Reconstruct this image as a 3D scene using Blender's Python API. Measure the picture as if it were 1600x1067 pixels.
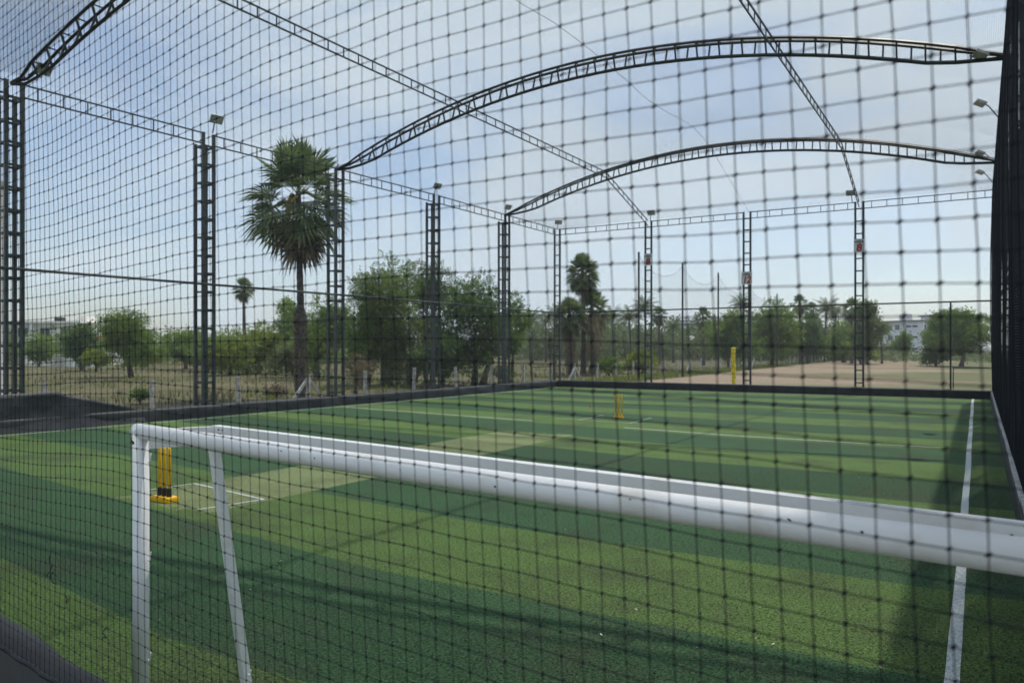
import bpy, bmesh, math, random
from mathutils import Vector, Matrix, noise as mnoise
R = math.radians
for o in list(bpy.data.objects): bpy.data.objects.remove(o)
S = bpy.context.scene
COL = S.collection

# ------------------------------------------------------------------ camera
FPX, HOR, EYE = 1197.0, 545.0, 2.1              # focal length and horizon in photo pixels, eye height
TH = math.atan(730 / 1197.0)                    # camera turned this far left of the pitch's long axis
cam_d = bpy.data.cameras.new('camera'); cam = bpy.data.objects.new('camera', cam_d); COL.objects.link(cam)
cam.location = (0, 0, EYE); cam.rotation_euler = (R(90), 0, TH)
cam_d.sensor_width = 36; cam_d.lens = FPX / 1600 * 36
cam_d.shift_y = (HOR - 533.5) / 1600
cam_d.clip_start = 0.05; cam_d.clip_end = 6000
cam_d.dof.use_dof = True; cam_d.dof.focus_distance = 4.5; cam_d.dof.aperture_fstop = 3.9
S.camera = cam

# ------------------------------------------------------------------ sky, sun, exposure
SUNV = Vector((0.115, 0.51, 1.0)).normalized()
elev = math.asin(SUNV.z); azim = math.atan2(SUNV.x, SUNV.y)
w = bpy.data.worlds.new('World'); S.world = w; w.use_nodes = True
nt = w.node_tree; nt.nodes.clear()
def N(nt, t, **k):
    n = nt.nodes.new(t)
    for a, b in k.items():
        if a == 'ins':
            for i, v in b.items(): n.inputs[i].default_value = v
        else: setattr(n, a, b)
    return n
L = lambda a, b: nt.links.new(a, b)
sky = N(nt, 'ShaderNodeTexSky', sky_type='NISHITA', sun_disc=False, sun_elevation=elev, sun_rotation=azim,
        air_density=1.0, dust_density=1.2, ozone_density=2.0, altitude=20)
tc = N(nt, 'ShaderNodeTexCoord')
mp = N(nt, 'ShaderNodeMapping'); mp.inputs['Scale'].default_value = (1.2, 1.2, 3.2); mp.inputs['Rotation'].default_value = (0.25, 0.1, 0.6)
nz = N(nt, 'ShaderNodeTexNoise', ins={'Scale': 2.0, 'Detail': 7.0, 'Roughness': 0.50, 'Distortion': 0.5})
cr = N(nt, 'ShaderNodeMapRange', ins={1: 0.37, 2: 0.56, 3: 0.27, 4: 0.95})
cl = N(nt, 'ShaderNodeRGB'); cl.outputs[0].default_value = (4.75, 5.5, 6.1, 1)
mx = N(nt, 'ShaderNodeMixRGB')
bg = N(nt, 'ShaderNodeBackground', ins={1: 0.14})
ow = N(nt, 'ShaderNodeOutputWorld')
vr = N(nt, 'ShaderNodeVectorRotate', rotation_type='Z_AXIS', ins={'Angle': -0.75})
L(tc.outputs['Generated'], vr.inputs['Vector']); L(vr.outputs[0], mp.inputs[0]); L(mp.outputs[0], nz.inputs['Vector']); L(nz.outputs['Fac'], cr.inputs[0])
L(cr.outputs[0], mx.inputs[0]); L(sky.outputs[0], mx.inputs[1]); L(cl.outputs[0], mx.inputs[2])
L(mx.outputs[0], bg.inputs[0]); L(bg.outputs[0], ow.inputs[0])
sl = bpy.data.lights.new('sun', 'SUN'); sun = bpy.data.objects.new('sun', sl); COL.objects.link(sun)
sl.energy = 2.9; sl.angle = R(0.8); sl.color = (1.0, 0.95, 0.86)
sun.rotation_euler = (-SUNV).to_track_quat('-Z', 'Y').to_euler()
S.render.engine = 'CYCLES'
S.view_settings.view_transform = 'Standard'; S.view_settings.look = 'None'
S.view_settings.exposure = 0.15; S.view_settings.gamma = 1.0

# ------------------------------------------------------------------ helpers
def at(px, d, py=None, z=0.0):
    """world point at photo column px, depth d (and photo row py or height z)"""
    lat = (px - 800) / FPX * d
    if py is not None: z = EYE - (py - HOR) * d / FPX
    return Vector((lat * math.cos(TH) - d * math.sin(TH), lat * math.sin(TH) + d * math.cos(TH), z))
def tag(o, label=None, cat=None, group=None, kind=None):
    if label: o['label'] = label
    if cat: o['category'] = cat
    if group: o['group'] = group
    if kind: o['kind'] = kind
    return o
def empty(name, loc=(0, 0, 0), rz=0):
    o = bpy.data.objects.new(name, None); o.location = loc; o.rotation_euler = (0, 0, rz)
    o.empty_display_size = 0.2; COL.objects.link(o); return o
def link(name, me, mat, parent=None, loc=(0, 0, 0), rot=(0, 0, 0)):
    if mat is not None and not me.materials: me.materials.append(mat)
    o = bpy.data.objects.new(name, me); COL.objects.link(o)
    o.location = loc; o.rotation_euler = rot
    if parent is not None: o.parent = parent
    return o
class MB:
    def __init__(s): s.v = []; s.f = []
    def bar(s, a, b, w, h=None, up=(0, 0, 1)):
        a = Vector(a); b = Vector(b); h = w if h is None else h
        t = (b - a).normalized(); up = Vector(up)
        if abs(t.dot(up)) > 0.98: up = Vector((0, 1, 0))
        x = t.cross(up).normalized(); y = x.cross(t)
        n = len(s.v)
        for p in (a, b):
            for sx, sy in ((-1, -1), (1, -1), (1, 1), (-1, 1)): s.v.append(p + x * (sx * w / 2) + y * (sy * h / 2))
        s.f += [(n, n+1, n+5, n+4), (n+1, n+2, n+6, n+5), (n+2, n+3, n+7, n+6), (n+3, n, n+4, n+7), (n+3, n+2, n+1, n), (n+4, n+5, n+6, n+7)]
        return s
    def box(s, lo, hi):
        n = len(s.v)
        for z in (lo[2], hi[2]):
            for x, y in ((lo[0], lo[1]), (hi[0], lo[1]), (hi[0], hi[1]), (lo[0], hi[1])): s.v.append(Vector((x, y, z)))
        s.f += [(n+3, n+2, n+1, n), (n+4, n+5, n+6, n+7), (n, n+1, n+5, n+4), (n+1, n+2, n+6, n+5), (n+2, n+3, n+7, n+6), (n+3, n, n+4, n+7)]
        return s
    def tube(s, pts, rad, k=8, cap=True):
        pts = [Vector(p) for p in pts]; n0 = len(s.v); m = len(pts)
        rads = rad if isinstance(rad, (list, tuple)) else [rad] * m
        x = None
        for i, p in enumerate(pts):
            t = (pts[min(i+1, m-1)] - pts[max(i-1, 0)]).normalized()
            if x is None:
                up = Vector((0, 0, 1)) if abs(t.z) < 0.9 else Vector((0, 1, 0))
                x = t.cross(up).normalized()
            else: x = (x - t * x.dot(t)).normalized()
            y = t.cross(x)
            for j in range(k):
                a = 2 * math.pi * j / k
                s.v.append(p + (x * math.cos(a) + y * math.sin(a)) * rads[i])
        for i in range(m - 1):
            for j in range(k):
                a = n0 + i*k + j; b = n0 + i*k + (j+1) % k
                s.f.append((a, b, b + k, a + k))
        if cap:
            s.f.append(tuple(n0 + j for j in range(k))[::-1]); s.f.append(tuple(n0 + (m-1)*k + j for j in range(k)))
        return s
    def grid(s, rows):
        n0 = len(s.v); m = len(rows[0])
        for r in rows: s.v += [Vector(p) for p in r]
        for i in range(len(rows) - 1):
            for j in range(m - 1):
                a = n0 + i*m + j; s.f.append((a, a+1, a+m+1, a+m))
        return s
    def mesh(s, name, mat=None, smooth=False):
        me = bpy.data.meshes.new(name); me.from_pydata([tuple(p) for p in s.v], [], s.f); me.update()
        if mat is not None: me.materials.append(mat)
        if smooth:
            me.polygons.foreach_set('use_smooth', [True] * len(me.polygons))
        return me
    def build(s, name, mat, parent=None, smooth=False, loc=(0, 0, 0), rot=(0, 0, 0)):
        return link(name, s.mesh(name, mat, smooth), mat, parent, loc, rot)

# ------------------------------------------------------------------ materials
MATS = {}
def mat(name, col, rough=0.6, metal=0.0, var=0.12, scale=6.0, bump=0.0, bscale=60.0, col2=None, lo=0.4, hi=0.6, spec=0.4, trans=None, detail=5.0):
    if name in MATS: return MATS[name]
    m = bpy.data.materials.new(name); m.use_nodes = True; MATS[name] = m
    t = m.node_tree; b = t.nodes['Principled BSDF']; l = t.links.new
    b.inputs['Roughness'].default_value = rough; b.inputs['Metallic'].default_value = metal
    b.inputs['Specular IOR Level'].default_value = spec
    tc = t.nodes.new('ShaderNodeTexCoord'); n = t.nodes.new('ShaderNodeTexNoise')
    n.inputs['Scale'].default_value = scale; n.inputs['Detail'].default_value = detail; n.inputs['Roughness'].default_value = 0.6
    l(tc.outputs['Object'], n.inputs['Vector'])
    mr = t.nodes.new('ShaderNodeMapRange'); mr.inputs[1].default_value = lo; mr.inputs[2].default_value = hi
    l(n.outputs['Fac'], mr.inputs[0])
    mixn = t.nodes.new('ShaderNodeMixRGB'); l(mr.outputs[0], mixn.inputs[0])
    c1 = col; c2 = col2 if col2 else tuple(min(1, c * (1 + 2*var)) for c in col)
    if not col2: c1 = tuple(c * (1 - var) for c in col)
    mixn.inputs[1].default_value = (*c1, 1); mixn.inputs[2].default_value = (*c2, 1)
    l(mixn.outputs[0], b.inputs['Base Color'])
    if bump:
        n2 = t.nodes.new('ShaderNodeTexNoise'); n2.inputs['Scale'].default_value = bscale; n2.inputs['Detail'].default_value = 4
        l(tc.outputs['Object'], n2.inputs['Vector'])
        bp = t.nodes.new('ShaderNodeBump'); bp.inputs['Strength'].default_value = bump; bp.inputs['Distance'].default_value = 0.02
        l(n2.outputs['Fac'], bp.inputs['Height']); l(bp.outputs[0], b.inputs['Normal'])
    if trans:
        tr = t.nodes.new('ShaderNodeBsdfTranslucent'); ms = t.nodes.new('ShaderNodeMixShader'); ms.inputs[0].default_value = trans
        hs = t.nodes.new('ShaderNodeHueSaturation'); hs.inputs['Value'].default_value = 1.5; hs.inputs['Saturation'].default_value = 1.1
        l(mixn.outputs[0], hs.inputs['Color']); l(hs.outputs[0], tr.inputs[0])
        l(b.outputs[0], ms.inputs[1]); l(tr.outputs[0], ms.inputs[2]); l(ms.outputs[0], t.nodes['Material Output'].inputs[0])
    return m
steel = mat('painted_steel', (0.020, 0.026, 0.028), 0.5, 0.0, 0.25, 3.0, spec=0.5)
steel_grey = mat('weathered_steel', (0.050, 0.060, 0.060), 0.5, 0.0, 0.25, 4.0, spec=0.5)
net_m = mat('net_twine', (0.006, 0.008, 0.014), 0.55, 0, 0.2, 20.0, spec=0.25)
net_far = mat('net_twine_weathered', (0.015, 0.019, 0.026), 0.6, 0, 0.2, 20.0)
white_m = mat('white_paint', (0.88, 0.88, 0.88), 0.6, 0, col2=(0.70, 0.66, 0.60), lo=0.54, hi=0.78, scale=4.0, spec=0.3, bump=0.12, bscale=45, detail=9.0)
rust_m = mat('rust', (0.07, 0.03, 0.018), 0.85, 0, 0.4, 40.0)
tarp_m = mat('tarpaulin', (0.028, 0.031, 0.035), 0.55, 0, 0.2, 2.5, bump=0.35, bscale=7.0)
tarp_dark = mat('black_tarpaulin', (0.017, 0.019, 0.022), 0.6, 0, 0.2, 2.5, bump=0.3, bscale=7.0)
conc_m = mat('concrete', (0.30, 0.30, 0.30), 0.85, 0, 0.25, 9.0, bump=0.3, bscale=50)
post_m = mat('concrete_post', (0.42, 0.41, 0.39), 0.85, 0, 0.25, 9.0, bump=0.3, bscale=50)
yellow_m = mat('yellow_plastic', (0.88, 0.50, 0.015), 0.38, 0, 0.08, 8.0)
yellow_pad = mat('yellow_padding', (0.72, 0.58, 0.03), 0.6, 0, 0.25, 7.0, bump=0.5, bscale=14)
black_m = mat('black_rubber', (0.02, 0.02, 0.022), 0.6)
lens_m = mat('lamp_glass', (0.45, 0.46, 0.46), 0.35, 0, 0.1)
lamp_body = mat('lamp_housing', (0.32, 0.33, 0.33), 0.4, 0.3)
sign_m = mat('sign_board', (0.90, 0.90, 0.90), 0.5, 0, 0.06)
red_m = mat('red_print', (0.50, 0.01, 0.03), 0.5, 0, 0.05)
ink_m = mat('dark_print', (0.015, 0.03, 0.03), 0.5)
ball_m = mat('red_leather', (0.35, 0.01, 0.015), 0.4)
bark_m = mat('bark', (0.11, 0.085, 0.065), 0.9, 0, 0.35, 9.0, bump=0.6, bscale=30)
palm_bark = mat('palm_bark', (0.075, 0.068, 0.062), 0.9, 0, 0.4, 7.0, bump=0.7, bscale=25)
dead_m = mat('dead_frond', (0.15, 0.115, 0.075), 0.85, 0, 0.4, 3.0)

def turf_material():
    m = bpy.data.materials.new('artificial_turf'); m.use_nodes = True
    t = m.node_tree; b = t.nodes['Principled BSDF']; l = t.links.new
    def n(tp, **k): return N(t, tp, **k)
    def mth(op, a, bb=None, c=None, clamp=False):
        q = t.nodes.new('ShaderNodeMath'); q.operation = op; q.use_clamp = clamp
        for i, v in enumerate((a, bb, c)):
            if v is None: continue
            if isinstance(v, (int, float)): q.inputs[i].default_value = v
            else: l(v, q.inputs[i])
        return q.outputs[0]
    tc = n('ShaderNodeTexCoord'); sp = n('ShaderNodeSeparateXYZ'); l(tc.outputs['Object'], sp.inputs[0])
    X, Y = sp.outputs[0], sp.outputs[1]
    wob = n('ShaderNodeTexNoise', ins={'Scale': 0.8, 'Detail': 2.0}); l(tc.outputs['Object'], wob.inputs['Vector'])
    # rolls on the left half were laid slightly askew
    skew = mth('MULTIPLY', mth('MAXIMUM', mth('SUBTRACT', -5.0, X), 0.0), 0.135)
    fade = mth('MULTIPLY', mth('SUBTRACT', 37.0, Y), 1/16.0, clamp=True)
    Ys = mth('SUBTRACT', Y, mth('MULTIPLY', skew, fade))
    Ys = mth('ADD', Ys, mth('MULTIPLY', mth('SUBTRACT', wob.outputs['Fac'], 0.5), 0.05))
    ph = mth('FRACT', mth('DIVIDE', mth('SUBTRACT', Ys, 3.45 + 0.0), 4.22))     # light from 5.55 to 7.6 ...
    dist = mth('SUBTRACT', mth('ABSOLUTE', mth('SUBTRACT', ph, 0.75)), 0.25)     # <0 inside light stripe
    fac = mth('SUBTRACT', 0.5, mth('MULTIPLY', dist, 90.0), clamp=True)
    rollid = mth('FLOOR', mth('DIVIDE', mth('SUBTRACT', Ys, 3.45), 2.11))
    wn = n('ShaderNodeTexWhiteNoise', noise_dimensions='1D'); l(rollid, wn.inputs['W'])
    base = n('ShaderNodeMixRGB'); l(fac, base.inputs[0])
    base.inputs[1].default_value = (0.036, 0.085, 0.036, 1); base.inputs[2].default_value = (0.092, 0.157, 0.043, 1)
    # worn, pale pitch mat down the middle
    inx = mth('MULTIPLY', mth('LESS_THAN', X, -8.42), mth('GREATER_THAN', X, -10.42))
    nb = n('ShaderNodeTexNoise', ins={'Scale': 2.5, 'Detail': 6.0, 'Roughness': 0.7}); l(tc.outputs['Object'], nb.inputs['Vector'])
    edge = mth('MULTIPLY', mth('SUBTRACT', nb.outputs['Fac'], 0.5), 1.1)
    iny = mth('MULTIPLY', mth('GREATER_THAN', mth('ADD', Y, edge), 6.35), mth('LESS_THAN', mth('ADD', Y, mth('MULTIPLY', edge, 2.0)), 16.6))
    matf = mth('MULTIPLY', mth('MULTIPLY', inx, iny), mth('ADD', mth('MULTIPLY', fac, 0.14), 0.84))
    c1 = n('ShaderNodeMixRGB'); l(matf, c1.inputs[0]); l(base.outputs[0], c1.inputs[1]); c1.inputs[2].default_value = (0.195, 0.230, 0.105, 1)
    # roll to roll difference, wear
    rv = n('ShaderNodeMixRGB', blend_type='MULTIPLY'); rv.inputs[0].default_value = 1.0; l(c1.outputs[0], rv.inputs[1])
    g = n('ShaderNodeCombineColor'); v = mth('ADD', mth('MULTIPLY', wn.outputs['Value'], 0.22), 0.88)
    for i in range(3): l(v, g.inputs[i])
    l(g.outputs[0], rv.inputs[2])
    w1 = n('ShaderNodeTexNoise', ins={'Scale': 0.55, 'Detail': 8.0, 'Roughness': 0.72}); l(tc.outputs['Object'], w1.inputs['Vector'])
    mr = n('ShaderNodeMapRange', ins={1: 0.50, 2: 0.74, 3: 0.0, 4: 0.85}); l(w1.outputs['Fac'], mr.inputs[0])
    c2 = n('ShaderNodeMixRGB'); l(mr.outputs[0], c2.inputs[0]); l(rv.outputs[0], c2.inputs[1]); c2.inputs[2].default_value = (0.060, 0.070, 0.038, 1)
    # rubber crumb and blade grain
    f1 = n('ShaderNodeTexNoise', ins={'Scale': 42.0, 'Detail': 4.0, 'Roughness': 0.8}); l(tc.outputs['Object'], f1.inputs['Vector'])
    mr2 = n('ShaderNodeMapRange', ins={1: 0.36, 2: 0.64, 3: 0.22, 4: 1.75}); l(f1.outputs['Fac'], mr2.inputs[0])
    c3 = n('ShaderNodeMixRGB', blend_type='MULTIPLY'); c3.inputs[0].default_value = 1.0; l(c2.outputs[0], c3.inputs[1])
    gg = n('ShaderNodeCombineColor')
    for i in range(3): l(mr2.outputs[0], gg.inputs[i])
    l(gg.outputs[0], c3.inputs[2])
    f2 = n('ShaderNodeTexNoise', ins={'Scale': 62.0, 'Detail': 2.0, 'Roughness': 0.8}); l(tc.outputs['Object'], f2.inputs['Vector'])
    cl2 = n('ShaderNodeTexNoise', ins={'Scale': 1.1, 'Detail': 4.0}); l(tc.outputs['Object'], cl2.inputs['Vector'])
    sp2 = mth('MULTIPLY', mth('GREATER_THAN', f2.outputs['Fac'], 0.56), mth('MULTIPLY', mth('SUBTRACT', cl2.outputs['Fac'], 0.38), 3.0, clamp=True))
    c4 = n('ShaderNodeMixRGB'); l(sp2, c4.inputs[0]); l(c3.outputs[0], c4.inputs[1]); c4.inputs[2].default_value = (0.02, 0.024, 0.02, 1)
    l(c4.outputs[0], b.inputs['Base Color'])
    b.inputs['Roughness'].default_value = 0.8; b.inputs['Specular IOR Level'].default_value = 0.14
    b.inputs['Sheen Weight'].default_value = 0.0; b.inputs['Sheen Roughness'].default_value = 0.45; b.inputs['Sheen Tint'].default_value = (0.60, 0.85, 0.45, 1)
    bp = n('ShaderNodeBump', ins={'Strength': 0.8, 'Distance': 0.012}); l(f1.outputs['Fac'], bp.inputs['Height']); l(bp.outputs[0], b.inputs['Normal'])
    return m
def ground_material():
    m = bpy.data.materials.new('field_ground'); m.use_nodes = True
    t = m.node_tree; b = t.nodes['Principled BSDF']; l = t.links.new
    tc = N(t, 'ShaderNodeTexCoord')
    n1 = N(t, 'ShaderNodeTexNoise', ins={'Scale': 0.11, 'Detail': 8.0, 'Roughness': 0.65}); l(tc.outputs['Object'], n1.inputs['Vector'])
    n2 = N(t, 'ShaderNodeTexNoise', ins={'Scale': 1.3, 'Detail': 8.0, 'Roughness': 0.7}); l(tc.outputs['Object'], n2.inputs['Vector'])
    r1 = N(t, 'ShaderNodeMapRange', ins={1: 0.40, 2: 0.60}); l(n1.outputs['Fac'], r1.inputs[0])
    r2 = N(t, 'ShaderNodeMapRange', ins={1: 0.35, 2: 0.65}); l(n2.outputs['Fac'], r2.inputs[0])
    a = N(t, 'ShaderNodeMixRGB'); l(r1.outputs[0], a.inputs[0]); a.inputs[1].default_value = (0.115, 0.125, 0.052, 1); a.inputs[2].default_value = (0.20, 0.172, 0.098, 1)
    c = N(t, 'ShaderNodeMixRGB', blend_type='MULTIPLY'); c.inputs[0].default_value = 0.5; l(a.outputs[0], c.inputs[1]); l(r2.outputs[0], c.inputs[2])
    l(c.outputs[0], b.inputs['Base Color']); b.inputs['Roughness'].default_value = 0.95; b.inputs['Specular IOR Level'].default_value = 0.1
    bp = N(t, 'ShaderNodeBump', ins={'Strength': 0.6, 'Distance': 0.15}); l(n2.outputs['Fac'], bp.inputs['Height']); l(bp.outputs[0], b.inputs['Normal'])
    return m
def sand_material():
    m = bpy.data.materials.new('sandy_ground'); m.use_nodes = True
    t = m.node_tree; b = t.nodes['Principled BSDF']; l = t.links.new
    tc = N(t, 'ShaderNodeTexCoord'); mpn = N(t, 'ShaderNodeMapping'); mpn.inputs['Scale'].default_value = (0.5, 1.0, 1.0); l(tc.outputs['Object'], mpn.inputs[0])
    n1 = N(t, 'ShaderNodeTexNoise', ins={'Scale': 0.10, 'Detail': 9.0, 'Roughness': 0.68}); l(mpn.outputs[0], n1.inputs['Vector'])
    r1 = N(t, 'ShaderNodeMapRange', ins={1: 0.45, 2: 0.58}); l(n1.outputs['Fac'], r1.inputs[0])
    n2 = N(t, 'ShaderNodeTexNoise', ins={'Scale': 2.0, 'Detail': 6.0}); l(tc.outputs['Object'], n2.inputs['Vector'])
    sx_ = N(t, 'ShaderNodeSeparateXYZ'); l(tc.outputs['Object'], sx_.inputs[0])
    rx_ = N(t, 'ShaderNodeMapRange', ins={1: -15.0, 2: 4.0, 3: -0.10, 4: 0.17}); l(sx_.outputs[0], rx_.inputs[0])
    ad = N(t, 'ShaderNodeMath', operation='ADD'); l(n1.outputs['Fac'], ad.inputs[0]); l(rx_.outputs[0], ad.inputs[1]); l(ad.outputs[0], r1.inputs[0])
    a = N(t, 'ShaderNodeMixRGB'); l(r1.outputs[0], a.inputs[0]); a.inputs[1].default_value = (0.34, 0.265, 0.19, 1); a.inputs[2].default_value = (0.165, 0.170, 0.085, 1)
    c = N(t, 'ShaderNodeMixRGB', blend_type='MULTIPLY'); c.inputs[0].default_value = 0.35; l(a.outputs[0], c.inputs[1]); l(n2.outputs['Fac'], c.inputs[2])
    l(c.outputs[0], b.inputs['Base Color']); b.inputs['Roughness'].default_value = 0.95; b.inputs['Specular IOR Level'].default_value = 0.1
    return m
def line_material():
    m = bpy.data.materials.new('line_fibre'); m.use_nodes = True
    t = m.node_tree; b = t.nodes['Principled BSDF']; l = t.links.new
    tc = N(t, 'ShaderNodeTexCoord'); n1 = N(t, 'ShaderNodeTexNoise', ins={'Scale': 70.0, 'Detail': 3.0, 'Roughness': 0.7}); l(tc.outputs['Object'], n1.inputs['Vector'])
    r = N(t, 'ShaderNodeMapRange', ins={1: 0.38, 2: 0.52}); l(n1.outputs['Fac'], r.inputs[0])
    a = N(t, 'ShaderNodeMixRGB'); l(r.outputs[0], a.inputs[0]); a.inputs[1].default_value = (0.20, 0.24, 0.20, 1); a.inputs[2].default_value = (0.58, 0.62, 0.63, 1)
    l(a.outputs[0], b.inputs['Base Color']); b.inputs['Roughness'].default_value = 0.8
    return m
TURF, GROUND, SAND, LINE = turf_material(), ground_material(), sand_material(), line_material()
def leaf_mat(name, c, c2, trans=0.35):
    return mat(name, c, 0.55, 0, col2=c2, lo=0.42, hi=0.60, scale=0.9, spec=0.3, trans=trans, detail=3.0)
LEAF = {
    'mid':   leaf_mat('leaf_mid', (0.100, 0.165, 0.036), (0.175, 0.240, 0.060)),
    'dark':  leaf_mat('leaf_dark', (0.062, 0.115, 0.034), (0.110, 0.175, 0.048)),
    'yel':   leaf_mat('leaf_yellow_green', (0.140, 0.190, 0.030), (0.205, 0.245, 0.050)),
    'olive': leaf_mat('leaf_olive', (0.092, 0.128, 0.048), (0.150, 0.182, 0.076)),
    'palm':  leaf_mat('leaf_palm', (0.088, 0.135, 0.055), (0.160, 0.195, 0.085), 0.35),
    'coco':  leaf_mat('leaf_coconut', (0.075, 0.110, 0.045), (0.130, 0.155, 0.070), 0.35),
    'dry':   leaf_mat('leaf_dry', (0.16, 0.13, 0.08), (0.24, 0.20, 0.12), 0.2),
}

# ------------------------------------------------------------------ cage dimensions
XL, XR = -20.35, 0.72            # column lines of the two long walls
YN, YF = 1.05, 38.0              # near end of the right wall, far column line
EAVE, KERB = 8.8, 0.36
AX, AH = -9.75, 2.0
BAYS = [9.9, 15.45, 21.0, 26.75, 32.6]
MESH = 0.039
def near_y(x): return 1.03 - 0.13 * x            # the near wall stands slightly askew, like the goal
def xw(y): return XL - 0.5 * max(0.0, 26.8 - y) / 17.0   # the left wall opens a little towards the camera
YNL = 3.75                                        # near end of the left wall
def vault(x):
    u = (x - AX) / 10.4
    return EAVE + AH * max(0.0, 1 - u*u)
def roof(x, y):
    z = vault(x)
    if y > BAYS[-1]: z = EAVE + (z - EAVE) * max(0.0, (YF - y) / (YF - BAYS[-1]))
    return z

# ------------------------------------------------------------------ ground, turf, lines
g = MB(); g.grid([[(x, y, -0.06) for x in (-2500, -300, -60, 60, 300, 2500)] for y in (-1500, -60, 60, 300, 3000)])
tag(g.build('ground', GROUND), kind='structure')
s = MB(); s.grid([[(x, y, -0.045) for x in (-19.6, 10, 40, 110)] for y in (38.75, 80, 130, 168)])
sn = []
random.seed(3)
m_ = MB()
ring = []
for i in range(40):                                         # sandy playing ground beyond the far wall, uneven outline
    y = 38.8 + i * 3.6
    ring.append((-18.6 - 0.03 * (y - 40) + 0.9 * mnoise.noise((y * 0.13, 0, 0)), y, -0.045))
right = [(120, 38.8 + 39 * 3.6, -0.045), (120, 38.8, -0.045)]
m_.v = [Vector(p) for p in ring + right]; m_.f = [tuple(range(len(m_.v)))[::-1]]
tag(m_.build('sandy_ground', SAND), kind='structure')
tf = MB().grid([[(x, max(y, near_y(x) + 0.05), 0.0) for x in (xw(max(y, YNL)) + 0.3, -10, XR - 0.2)] for y in (0, 14, 26.8, YF - 0.35)])
tag(tf.build('turf', TURF), kind='structure')
def skew(x, y):
    return 0.135 * max(0.0, -5.0 - x) * min(1, max(0, (37.0 - y) / 16.0))
def strip(name, pts, wd, label, z=0.004):
    mb = MB(); pts = [Vector((p[0], p[1], z)) for p in pts]
    rows = []
    for i, p in enumerate(pts):
        t = (pts[min(i+1, len(pts)-1)] - pts[max(i-1, 0)]).normalized(); nn = Vector((-t.y, t.x, 0))
        jit = 0.002 * random.uniform(-1, 1)
        rows.append([p - nn * (wd/2 + jit), p + nn * (wd/2 + jit)])
    mb.grid(rows); o = mb.build(name, LINE); tag(o, label, 'marking', 'white lines on the turf'); return o
def lerp_pts(a, b, n, wob=0.0):
    return [(a[0] + (b[0]-a[0])*i/n + wob*random.uniform(-1, 1), a[1] + (b[1]-a[1])*i/n) for i in range(n+1)]
strip('touchline', [(-0.128 + 0.004 * math.sin(y * 0.9) - 0.0027*y, y) for y in [1.35 + 0.3*i for i in range(121)]], 0.085, 'white touchline running beside the dark right hand net wall')
strip('touchline', [(xw(y) + 0.73 + 0.02*math.sin(y), y) for y in [4.0 + 0.6*i for i in range(56)]], 0.07, 'faint white line along the left tarpaulin kerb')
strip('goal_line', [(x, 37.35) for x in [-19.6 + i for i in range(20)]], 0.07, 'thin white line under the black far kerb')
def mid(x): return (x, 18.62 + skew(x, 19.5) * 0.95)
strip('halfway_line', [mid(-19.5 + 0.3*i) for i in range(29)], 0.075, 'white halfway line, stretch left of the pale pitch mat')
strip('halfway_line', [mid(-8.1 + 0.3*i) for i in range(26)], 0.075, 'white halfway line, stretch right of the pale pitch mat')
strip('crease_line', lerp_pts((-10.45, 7.62), (-8.52, 7.32), 8), 0.045, 'white popping crease across the pale mat by the near stumps', 0.005)
strip('crease_line', lerp_pts((-10.55, 6.9), (-10.45, 7.62), 4), 0.04, 'short white return crease left of the near stumps', 0.0045)
strip('crease_line', lerp_pts((-8.72, 6.4), (-8.52, 7.32), 4), 0.04, 'short white return crease right of the near stumps', 0.0045)
strip('crease_line', lerp_pts((-10.9, 20.42), (-8.1, 20.22), 8), 0.035, 'faint white crease in front of the far stumps', 0.005)
strip('crease_line', lerp_pts((-10.1, 20.38), (-10.15, 22.2), 4), 0.035, 'short white return crease left of the far stumps', 0.0045)
strip('crease_line', lerp_pts((-8.44, 20.24), (-8.5, 22.1), 4), 0.035, 'short white return crease right of the far stumps', 0.0045)

# real pile on the near turf: short tufts leaning one way, thinning out with distance
rng = random.Random(90); pl = MB(); cnt = 0
while cnt < 150000:
    d = 3.6 + 9.5*rng.random()**1.9; px = rng.uniform(-60, 1640); p = at(px, d)
    cnt += 1
    if not (-19 < p.x < 0.3) or p.y < near_y(p.x) + 0.25: continue
    h = rng.uniform(0.003, 0.009); a = rng.uniform(-0.9, 0.9) + 0.4; wd = rng.uniform(0.002, 0.0045)
    e = p + Vector((0.010*rng.uniform(-1, 1) + 0.006, 0.008*rng.uniform(-1, 1) - 0.014, h)); sd = Vector((math.cos(a)*wd, math.sin(a)*wd, 0)); i = len(pl.v)
    pl.v += [p - sd, p + sd, e]; pl.f.append((i, i+1, i+2))
lt = MB(); rng = random.Random(91)
for _ in range(70):
    d = 3.8 + 14*rng.random()**1.4; p = at(rng.uniform(200, 1500), d)
    if p.x < -18 or p.x > 0.2 or p.y < near_y(p.x) + 0.3: continue
    a = rng.uniform(0, 6.28); l_ = rng.uniform(0.006, 0.016); u = Vector((math.cos(a), math.sin(a), 0.3))*l_; v = Vector((-math.sin(a), math.cos(a), 0.1))*l_*0.5; p = p + Vector((0, 0, 0.012)); i = len(lt.v)
    lt.v += [p - u, p + v, p + u, p - v]; lt.f.append((i, i+1, i+2, i+3))
tag(lt.build('litter', mat('litter_bits', (0.35, 0.30, 0.20), 0.8, 0, col2=(0.65, 0.65, 0.6), scale=0.7)), 'tiny pale leaf bits scattered on the turf', 'litter', kind='stuff')
tag(pl.build('turf_pile', TURF), 'short green plastic fibres of the near turf', 'turf', kind='stuff')

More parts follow.
